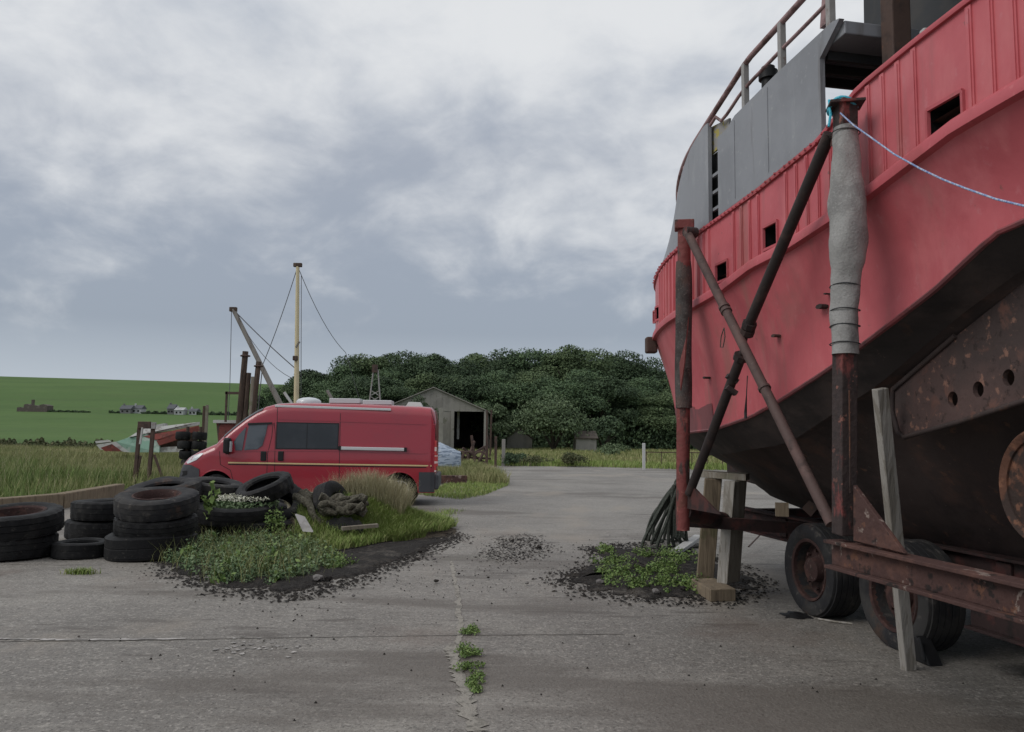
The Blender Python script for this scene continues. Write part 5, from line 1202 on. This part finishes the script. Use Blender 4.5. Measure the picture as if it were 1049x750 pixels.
tp = P(516,450,43.5); tag(MB().beam((tp.x,43.5,-.1), tp, .20, .16).build('post', 'asbestos', loc=(tp.x,43.5,0), bevel=.02), 'grey concrete post at the yard edge left of the low shrubs', 'post')
tp = P(659.5,454,40.5); tag(MB().beam((tp.x,40.5,-.1), tp, .15, .13).build('post', 'white', loc=(tp.x,40.5,0), bevel=.02), 'pale painted post at the far yard edge left of the boat', 'post')
x0, x1 = PXZ(662,44,.7).x, PXZ(740,44,.7).x; rf_ = thing('rail_fence', 'low thin rusty rail fence in the grass beyond the yard', 'fence', (x0,44,0)); MB().beam((x0,44,.86), (x1,44,.86), .04,.05).build('rail', 'brown_steel', rf_)
for k in range(6): MB().beam((x0+(x1-x0)*k/5,44,-.05), (x0+(x1-x0)*k/5,44,.9), .04,.04).build('post', 'brown_steel', rf_)

# rusty winch frame in the tall grass
Yw = 24.5; wf = thing('winch_frame', 'rusty two legged steel frame with a plate on top in the tall grass', 'frame', tuple(PXZ(150,Yw,0)))
for px, t_ in ((143,438), (157,437)): tp = P(px, t_, Yw); MB().beam((tp.x-.06,Yw,-.05), tp, .10,.10).build('leg', 'brown_steel', wf)
a_, c_ = P(158,466,Yw), P(169,488,Yw); MB().beam(a_, Vector((c_.x,Yw,.05)), .06,.06).build('strut', 'brown_steel', wf)
a_, c_ = P(144,467,Yw), P(139,488,Yw); MB().beam(a_, Vector((c_.x,Yw,.05)), .06,.06).build('strut', 'brown_steel', wf)
q = P(148,435.5,Yw-.06); MB().box(q, (.40,.08,.22)).build('plate', 'brown_steel', wf, bevel=.01); MB().box(P(157.5,436,Yw-.06), (.12,.1,.2)).build('bracket', 'rail_grey', wf)
MB().beam(P(146,438,Yw-.1), P(143.5,455,Yw-.1), .05,.05).build('white_bar', 'white', wf)

# wrecked boat beyond the grass
Yk = 40; wk = thing('wrecked_boat', 'broken wooden boat hull lying on its side, red planks, white edge and green bottom', 'boat wreck', tuple(PXZ(150,Yk,0)))
def K(x, y, dY=0): return P(x/4.371, 360+y/4.371, Yk+dY)
def kk(pts, off, name, m): return MB().prism([K(*p) for p in pts], off).build(name, m, wk)
kk([(520,405), (640,362,.3), (715,400,.3), (712,452), (580,452)], (0,.12,0), 'bottom_panel', 'wreck_green')
kk([(430,418), (520,404), (580,452), (450,440)], (0,.2,-.0), 'bow_panel', 'wreck_white'); kk([(450,432), (500,415,-.05), (545,448,-.05), (470,447)], (0,.03,0), 'bow_stripe', 'wreck_red')
kk([(575,385), (640,345,.4), (890,316,1), (890,330,1), (650,372,.4)], (0,.15,.0), 'gunwale', 'wreck_white'); kk([(640,380,.2), (885,333,.9), (888,358,.9), (700,396,.2)], (0,.2,0), 'side_planks', 'wreck_red')
kk([(700,400,.1), (800,372,.4), (805,392,.4), (712,422,.1)], (0,.2,0), 'side_planks', 'wreck_red'); kk([(425,402,.2), (480,396,.2), (495,404,.2), (430,412,.2)], (0,.1,0), 'loose_planks', 'wreck_white')
kk([(690,330,1.2), (735,322,1.2), (740,345,1.2), (700,350,1.2)], (0,.4,0), 'fore_hatch', 'wreck_white'); kk([(712,430,.3), (800,425,.3), (815,450,.3), (712,452,.3)], (0,.3,0), 'sheet', 'wreck_white')
MB().prism([K(520,440,.8), K(880,440,1.6), K(885,340,1.5), K(640,372,.9)], (0,.1,0)).build('inner_frame', 'brown_steel', wk)
# tyre columns hung on posts beside the wreck
for px0, px1, lb in ((187.5,193,'black tyres piled crookedly on a post beside the wrecked boat'), (204.5,203,'black tyres piled straight on a post nearest the van bonnet')):
    Yt = 34; col_ = []
    for k in range(4):
        q = PXZ(px0+(px1-px0)*(1-k/3), Yt, .92+.36*k-.15)
        q = PXZ(px0+(px1-px0)*(1-k/3), Yt, .30+.40*k)
        t = thing('fender_tyre', ('bottom', 'second', 'third', 'top')[k]+' of the four '+lb, 'tyre', tuple(q), 'tyres threaded on posts'); t.rotation_euler = (R(random.uniform(-9,9)), R(random.uniform(-12,12)), 0)
        MB().lathe([(.15,-.12), (.20,-.17), (.285,-.17), (.31,-.1), (.31,.1), (.285,.17), (.20,.17), (.15,.12)], 24).build('carcass', 'tyre', t, smooth=40, world=False)
    q = PXZ((px0+px1)/2, Yt, 0); tag(MB().tube([q, q+Z*1.9], .07, 8).build('post', 'wood_dark', loc=q, smooth=50), 'dark post threaded through the '+lb, 'post')
for px, y in ((209.5,416), (212.3,415)): 
    tp = P(px, y, 36); tag(MB().beam((tp.x,36,0), tp, .11,.11).build('post', 'wood_dark' if px < 211 else 'wood_grey', loc=(tp.x,36,0)), ('dark' if px < 211 else 'pale')+' slim post of the pair standing between the wreck and the van bonnet', 'post')

# ================================================================ TREES AND SCRUB
def crown_arrays(w, h, z0, n_cl, n_leaf, leaf, seed, bush=False):
    r_ = np.random.default_rng(seed); C_ = []
    for i in range(n_cl):
        d = r_.normal(size=3); d /= np.linalg.norm(d); d[2] = d[2] if d[2] > -.75 else -d[2]; rr = r_.uniform(.45, .92)
        C_.append((d[0]*w/2*rr, d[1]*w/2*rr, z0+h*(.46+.5*d[2]*rr), r_.uniform(.15, .29)*w))
    pts = []; nr = []
    for (x, y, z, s) in C_:
        m = n_leaf//n_cl; d = r_.normal(size=(m,3)); d /= np.linalg.norm(d, axis=1)[:,None]; q = r_.uniform(.55, 1.05, m)[:,None]
        d[:,2] = np.where(d[:,2] < -.4, -d[:,2], d[:,2])
        pts.append(np.array([x, y, z])+d*q*s*np.array([1,1,.72])); nr.append(d+np.array([0,0,.35]))
    p = np.vstack(pts); n_ = np.vstack(nr); k = p[:,2] > (z0*.35 if not bush else .02)
    return leaf_arrays(p[k], leaf, n_[k], .40)
def make_tree(name, w, h, z0, n_cl, n_leaf, leaf, seed, leafm, label, cat='tree', bush=False):
    t = thing(name, label, cat)
    v, f = crown_arrays(w, h-z0, z0, n_cl, n_leaf, leaf, seed, bush); cr = fast_mesh('crown', v, f, leafm, t)
    b = MB(); rr = np.random.default_rng(seed+1)
    if not bush: b.tube([(0,0,-.3), (.1,0,z0), (-.1,.1,z0+(h-z0)*.45)], [w*.045, w*.035, w*.018], 9)
    for k in range(6):
        a = rr.uniform(0, 6.28); s0 = Vector((0,0,z0*.8 if not bush else .05)); e_ = Vector((math.cos(a)*w*.32, math.sin(a)*w*.32, z0+(h-z0)*rr.uniform(.35,.7))); b.tube([s0, s0.lerp(e_,.5)+Vector((0,0,.1*h)), e_], [w*.02,w*.014,w*.006], 6)
    b.build('trunk', 'bark', t, world=False); return t
PROT = [make_tree('tree', 10.5, 13.5, 1.6, 24, 24000, .28, 21, 'leaf_wood', ''), make_tree('tree', 11.5, 13.5, 1.4, 26, 26000, .28, 37, 'leaf_wood_mid', ''), make_tree('tree', 9.5, 13.5, 1.8, 22, 22000, .28, 53, 'leaf_wood_light', '')]
used = [0,0,0]
def put_tree(px, ytop, Y, k, label, group, wsc=1.0):
    tp = P(px, ytop, Y); z = gz(tp.x, Y); hh = tp.z-z
    o = PROT[k] if not used[k] else copy_tree(PROT[k]); used[k] = 1; o.location = (tp.x, Y, z); s = hh/(max(v.co.z for v in next(c for c in PROT[k].children if c.name.startswith('crown')).data.vertices)-.15)
    o.scale = (wsc*s**.6, wsc*s**.6, s); o.rotation_euler = (0,0,random.uniform(0,6.28)); tag(o, label, 'tree', group); return o
skx = [255, 275, 290, 302, 311, 320, 340, 356, 379, 400, 430, 457, 475, 494, 520, 545, 560, 589, 610, 629, 657, 680, 700, 740, 790]
sky_ = [414, 402, 396, 396, 386, 377, 371, 364, 361.5, 362, 359, 366, 364, 361, 358.5, 360, 360, 355.5, 357, 358, 366, 377, 384, 392, 402]
ORD = ['first', 'second', 'third', 'fourth', 'fifth', 'sixth', 'seventh', 'eighth', 'ninth', 'tenth', 'eleventh', 'twelfth', 'thirteenth', 'fourteenth', 'fifteenth', 'sixteenth', 'seventeenth', 'eighteenth', 'nineteenth', 'twentieth', 'twenty first', 'twenty second', 'twenty third', 'twenty fourth', 'twenty fifth', 'twenty sixth', 'twenty seventh']
i = 0
for px in range(322, 790, 22):
    x = px+random.uniform(-5,5); put_tree(x, float(np.interp(x, skx, sky_))+random.uniform(-.5,3), random.uniform(122,136), (0,1,0,2,1,0,0,1,2)[i%9], 'tall dark tree on the skyline of the wood, '+ORD[i]+' from its left end', 'dark trees of the wood', 1.12); i += 1
i = 0
for px in range(313, 770, 33):
    x = px+random.uniform(-6,6); put_tree(x, float(np.interp(x, skx, sky_))+random.uniform(15,30), random.uniform(108,116), (2,1,0,1,2,0,1)[i%7], 'lower dark tree in the front row of the wood, '+ORD[i]+' from its left end', 'dark trees of the wood', 1.15); i += 1
for j, (px, y) in enumerate(((272,404), (288,396), (301,393))): put_tree(px, y, 125, j%3, 'small outlying dark tree left of the wood, '+ORD[j]+' from the pilings', 'small trees left of the wood', .8)
# paler round bush and its companion
t = make_tree('bush', 8.4, 6.3, .9, 34, 9500, .30, 71, 'leaf_pale', 'big round pale green bush in front of the dark wood', 'bush', True); q = PXZ(567, 94, 0); t.location = (q.x, 94, 0)
t = make_tree('bush', 5.0, 6.0, 1.2, 18, 5000, .30, 83, 'leaf_pale', 'tall narrow pale bush between the barn and the round bush', 'bush', True); q = PXZ(504, 96, 0); t.location = (q.x, 96, 0)
t = make_tree('bush', 5.2, 4.2, .6, 18, 4500, .30, 91, 'leaf_wood', 'dark green bush right of the low brown shed', 'bush', True); q = PXZ(618, 97, 0); t.location = (q.x, 97, 0)
t = make_tree('bush', 7.5, 6.6, 1.0, 18, 4500, .32, 95, 'leaf_wood', 'dark ivy mass growing over the left side of the barn', 'ivy', True); q = PXZ(427, 81.5, 0); t.location = (q.x, 81.5, 0); t.scale = (.55,.4,.82)
# undergrowth at the foot of the wood: uncountable
n = 42000; px = RNG.uniform(300, 800, n); Y = RNG.uniform(104, 120, n); x = (px-524)/800*Y; z = RNG.uniform(0, 1, n)**1.2*(3.4+1.2*np.sin(px*.11)+.8*np.sin(px*.047+2))
v, f = leaf_arrays(np.column_stack([x, Y, z]), .42); tag(fast_mesh('undergrowth', v, f, 'leaf_wood'), kind='stuff')
# low shrubs at the yard edge
def shrub(px, Y, w, h, m, label, n=1800, leaf=.10, nm='shrub'):
    v, f = crown_arrays(w, h, .0, 14, n, leaf, int(px*7+Y), True); q = PXZ(px, Y, 0); z = gz(q.x, Y)
    o = fast_mesh(nm, v+np.array([q.x, Y, z]), f, m, loc=(q.x, Y, z)); return tag(o, label, 'shrub')
shrub(586, 44, 1.7, .72, 'leaf_scrub', 'rounded brownish shrub at the far edge of the concrete yard', 2600, .09)
shrub(521, 44, 1.2, .75, 'leaf_wood', 'dark shrub at the foot of the grey concrete post'); shrub(549, 45, 2.0, .45, 'leaf_scrub', 'low spreading shrub left of the rounded brownish one')
shrub(533, 46, 1.6, .65, 'leaf_wood', 'dark shrub between the grey concrete post and the low spreading shrub')
shrub(632, 70, 3.0, .85, 'leaf_pale', 'pale low shrub in the meadow right of the sheds', 1600, .16)
# bramble strip beyond the tall grass
n = 15000; px = RNG.uniform(-80, 118, n); Y = RNG.uniform(62, 72, n); x = (px-524)/800*Y; z = RNG.uniform(0,1,n)*(.72+.16*np.sin(px*.19)+.13*np.sin(px*.43+1)+.1*np.sin(px*1.13))
v, f = leaf_arrays(np.column_stack([x, Y, z]), .22); tag(fast_mesh('bramble_scrub', v, f, 'leaf_scrub'), kind='stuff')
# hedges on the hill
for (a_, c_, Y, h, lb) in ((48,90,YH,2.0,'dark field hedge right of the ruined farm'), (145,172,YH,2.6,'dark hedge between the two groups of hill cottages'), (199,290,YH,3.2,'dark hedge and trees right of the hill cottages'), (112,124,YH,2.2,'short dark hedge left of the hill cottages'), (228,262,300,4.0,'dark thicket on the hillside behind the pilings')):
    n = int((c_-a_)*60); px = RNG.uniform(a_, c_, n); x = (px-524)/800*Y*1.0; yy = Y+RNG.uniform(0,4,n); hh = h*.75*(.6+.25*np.sin(px*.8+a_)+.15*np.sin(px*2.3))
    z = hill_z(x, yy)-.3+RNG.uniform(0,1,n)*hh; v, f = leaf_arrays(np.column_stack([x, yy, z]), .9); m0 = ((a_+c_)/2-524)/800*Y
    tag(fast_mesh('hedge', v, f, 'leaf_wood', loc=(m0, Y, gz(m0, Y))), lb, 'hedge')

# ================================================================ GRASS AND WEEDS
gp_ = [G(x, y) for x, y in [(-260,551), (-60,532), (60,518), (118,505), (185,497), (200,480), (215,466), (120,462), (-120,462), (-300,500)]]
xy = sample_poly(gp_, 90000); Yv_ = xy[:,1]; patch = .5+.5*np.sin(xy[:,0]*.55+.6*np.sin(xy[:,1]*.4))*np.cos(xy[:,1]*.37+1)
hh = (.28+.38*patch)*np.clip((xy[:,1]-16.5)/3+.45, .45, 1)
green = (patch+RNG.normal(0,.22,len(xy))-(xy[:,1]-21)*.035) > .50
v, f = grass_arrays(xy[green], -.03, hh[green]*.95, .022, .4); tag(fast_mesh('tall_grass', v, f, 'grass_lush'), kind='stuff')
v, f = grass_arrays(xy[~green], -.03, hh[~green]*.9+.08, .016, .45); tag(fast_mesh('tall_grass', v, f, 'grass_tall'), kind='stuff')
k = RNG.uniform(0,1,len(xy)) < .09
sx, sy, sz = xy[k,0], xy[k,1], (hh[k]+.12)*RNG.uniform(.85,1.25,k.sum())
v, f = grass_arrays(xy[k], -.03, sz, .007, .3); tag(fast_mesh('seed_grass', v, f, 'grass_dry'), kind='stuff')
xy = sample_poly([Vector((-45,40,0)), Vector((-12,40,0)), Vector((-18,66,0)), Vector((-70,66,0))], 30000)
v, f = grass_arrays(xy, -.03, .5, .05, .4); tag(fast_mesh('tall_grass', v, f, 'grass_tall'), kind='stuff')
# meadow beyond the yard
xy = sample_poly([G(455,474), G(494,474), G(600,475.5), G(700,478), G(900,482), Vector((40,110,0)), Vector((-12,110,0))], 30000)
v, f = grass_arrays(xy, -.03, .30, .06, .4); tag(fast_mesh('meadow_grass', v, f, 'grass_tall'), kind='stuff')
xy = sample_poly([G(500,477.5), G(600,478.3), G(700,481), G(900,485), G(900,482), G(700,478), G(600,475.3), G(495,474)], 9000)
v, f = grass_arrays(xy, -.03, .32, .04, .5); tag(fast_mesh('edge_grass', v, f, 'grass_green'), kind='stuff')
# grass by the van's tail
xy = sample_poly([G(446,491), G(500,497), G(522,497), G(508,487), G(480,478), G(446,480)], 9000)
v, f = grass_arrays(xy, 0, .42, .022, .4); tag(fast_mesh('rough_grass', v, f, 'grass_tall'), kind='stuff')
xy = sample_poly([G(420,506), G(470,512), G(495,508), G(522,497), G(470,494), G(446,500)], 4500)
v, f = grass_arrays(xy, 0, .10, .02, .5); tag(fast_mesh('rough_grass', v, f, 'grass_green'), kind='stuff')
# grasses on the mound
def mz(xy): return np.array([mound_z(x, y) for x, y in xy])
def mgrass(pix, Y0, Y1, n, h, w, m, name, z0=.15, bend=.4):
    pp = [PXZ(x, Y, z0) for x, Y in pix]; xy = sample_poly(pp, n); v, f = grass_arrays(xy, mz(xy)-.02, h, w, bend); return tag(fast_mesh(name, v, f, m), kind='stuff')
mgrass([(338,13.3), (412,13.0), (418,14.6), (345,14.8)], 0, 0, 12000, .52, .009, 'grass_dry', 'dry_grass')
mgrass([(300,13.6), (345,13.3), (345,14.6), (300,14.6)], 0, 0, 4500, .50, .009, 'grass_dry', 'dry_grass')
mgrass([(362,12.4), (405,12.1), (436,12.7), (440,13.9), (400,13.9), (370,13.2)], 0, 0, 14000, .17, .013, 'grass_green', 'green_grass', bend=.7)
xy = sample_poly([G(x, y) for x, y in [(298,560), (345,566), (400,557), (458,547), (468,541), (450,532), (400,528), (360,538), (310,543)]], 22000)
v, f = grass_arrays(xy, mz(xy)+.02, .13, .012, .8); tag(fast_mesh('low_grass', v, f, 'grass_green'), kind='stuff')
def weeds(xy, per, h, r_, leaf, z=None):
    L = []
    for i, (x, y) in enumerate(xy):
        k = RNG.uniform(.45, 1.45); n = int(per*k); d = RNG.normal(size=(n,3)); d /= np.linalg.norm(d, axis=1)[:,None]; d[:,2] = abs(d[:,2]); q = RNG.uniform(.35, 1, n)[:,None]
        p = d*q*np.array([r_*k, r_*k, h*k])+np.array([x, y, (0 if z is None else z[i])+.01]); L.append(leaf_arrays(p, leaf, d+np.array([0,0,.5]), .7))
    return join_arrays(L)
def wp(pix): return [G(x, y) for x, y in pix]
xy = sample_poly(wp([(168,578), (200,590), (245,600), (290,598), (320,588), (345,580), (330,562), (280,556), (215,556), (185,565)]), 170)
v, f = weeds(xy, 120, .20, .16, .036); tag(fast_mesh('weed_patch', v, f, 'leaf_weed'), kind='stuff')
k = RNG.uniform(0,1,len(xy)) < .22
v, f = weeds(xy[k], 40, .22, .13, .07); tag(fast_mesh('weed_patch', v, f, 'leaf_weed_bright'), kind='stuff')
q = np.repeat(xy, 9, 0)+RNG.normal(0,.12,(len(xy)*9,2)); v, f = grass_arrays(q, 0, .30, .006, .6); tag(fast_mesh('weed_stalks', v, f, 'grass_tall'), kind='stuff')
xy = sample_poly(wp([(300,585), (345,584), (365,578), (345,568), (310,570)]), 40)
v, f = weeds(xy, 60, .10, .12, .030); tag(fast_mesh('weed_patch', v, f, 'leaf_weed_bright'), kind='stuff')
P_ = []
for (px, y, s, n) in ((620,566,10,9), (632,578,16,12), (635,592,26,26), (690,598,26,22), (680,588,24,22), (700,575,20,16), (662,570,10,7), (683,572,8,6), (708,604,10,6), (650,604,10,7)):
    for k in range(n): g_ = G(px+random.gauss(0,s*.55), y+random.gauss(0,s*.16)); P_.append((g_.x, g_.y))
v, f = weeds(np.array(P_), 70, .13, .09, .032); tag(fast_mesh('weed_patch', v, f, 'leaf_weed_bright'), kind='stuff')
# white flowers in the tyre
n = 1600; a = RNG.uniform(0, 6.283, n); rr = np.sqrt(RNG.uniform(0, 1, n))*.5; zz = .52+.10*RNG.uniform(.2,1,n)*(1.2-rr)
pp = np.column_stack([fl.x+rr*np.cos(a)+.10, fl.y+rr*np.sin(a)+.1, zz+.08]); v1 = leaf_arrays(pp, .03)
n = 2600; a = RNG.uniform(0, 6.283, n); rr = np.sqrt(RNG.uniform(0, 1, n))*.52; pp2 = np.column_stack([fl.x+rr*np.cos(a)+.10, fl.y+rr*np.sin(a)+.1, .42+.18*RNG.uniform(0,1,n)])
tag(fast_mesh('flower_bed', *v1, 'flower'), kind='stuff'); tag(fast_mesh('flower_leaves', *leaf_arrays(pp2, .045), 'leaf_weed'), kind='stuff')
xy = np.array([[PXZ(x, 12.0, .3).x, 12.0+random.uniform(-.1,.1)] for x in (276,280,284,287)]); v, f = weeds(xy, 120, .28, .10, .04, [.2]*4); tag(fast_mesh('weed_patch', v, f, 'leaf_weed_bright'), kind='stuff')
# single weeds
def weed(px, y, k, h, label, m='leaf_weed_bright', leaf=.018, name='weed'):
    g_ = G(px, y); xy = np.array([[g_.x+random.gauss(0,.035), g_.y+random.gauss(0,.05)] for _ in range(k)]); v, f = weeds(xy, 70, h, .045, leaf)
    return tag(fast_mesh(name, v, f, m, loc=(g_.x, g_.y, 0)), label, 'weed', 'weeds in the slab joint')
weed(480,648,9,0.037500000000000006,'bright weed in the slab joint, farthest and widest of the little row'); weed(479,671,10,0.052500000000000005,'weed tuft in the slab joint just below the widest one'); weed(483,686,7,0.045,'small weed in the slab joint, third down the little row'); weed(486,697,7,0.037500000000000006,'small weed in the slab joint, fourth down the little row'); weed(487,707,6,0.03,'smallest weed in the slab joint, nearest the camera')
g_ = G(82,588); xy = np.array([[g_.x+random.gauss(0,.09), g_.y+random.gauss(0,.03)] for _ in range(260)]); v, f = grass_arrays(xy, 0, .07, .010, .7); tag(fast_mesh('grass_tuft', v, f, 'grass_green', loc=(g_.x,g_.y,0)), 'lone small grass tuft on the concrete in front of the tyre stacks', 'grass tuft')
xy = np.array([[G(x,y).x, G(x,y).y] for x, y in ((458,526),(462,524),(455,528),(459,533))]); 
xy = np.vstack([xy+RNG.normal(0,.12,xy.shape) for _ in range(60)]); v, f = grass_arrays(xy, 0, .08, .012, .6); tag(fast_mesh('low_grass', v, f, 'grass_green'), kind='stuff')
# thistle among the tyres
b0 = PXZ(214, 11.75, .30); th = thing('thistle', 'tall pale green thistle growing up between the tyres', 'plant', tuple(b0)); b = MB()
b.tube([b0, b0+Vector((.01,0,.35)), b0+Vector((.03,0,.62))], [.012,.010,.005], 6)
b.tube([b0+Z*.2, b0+Vector((.10,.02,.48))], [.008,.005], 5); b.tube([b0+Z*.15, b0+Vector((-.11,.02,.40))], [.008,.005], 5); b.build('stem', 'leaf_weed_bright', th)
P_ = []; 
for tx0, tx1 in (((0,0,.05),(.03,0,.62)), ((0,0,.2),(.10,.02,.48)), ((0,0,.15),(-.11,.02,.40))):
    for t in np.linspace(0, 1, 22): P_.append(np.array(b0)+np.array(tx0)*(1-t)+np.array(tx1)*t+RNG.normal(0,.03*(1.2-t),3))
v, f = leaf_arrays(np.array(P_), .11); fast_mesh('leaves', v-np.array(b0), f, 'leaf_weed_bright', th)
# weeds hiding the foot of the heap
xy = sample_poly(wp([(198,560), (300,560), (345,552), (330,548), (290,556), (200,555)]), 40); v, f = weeds(xy, 80, .13, .13, .042); tag(fast_mesh('weed_patch', v, f, 'leaf_weed'), kind='stuff')
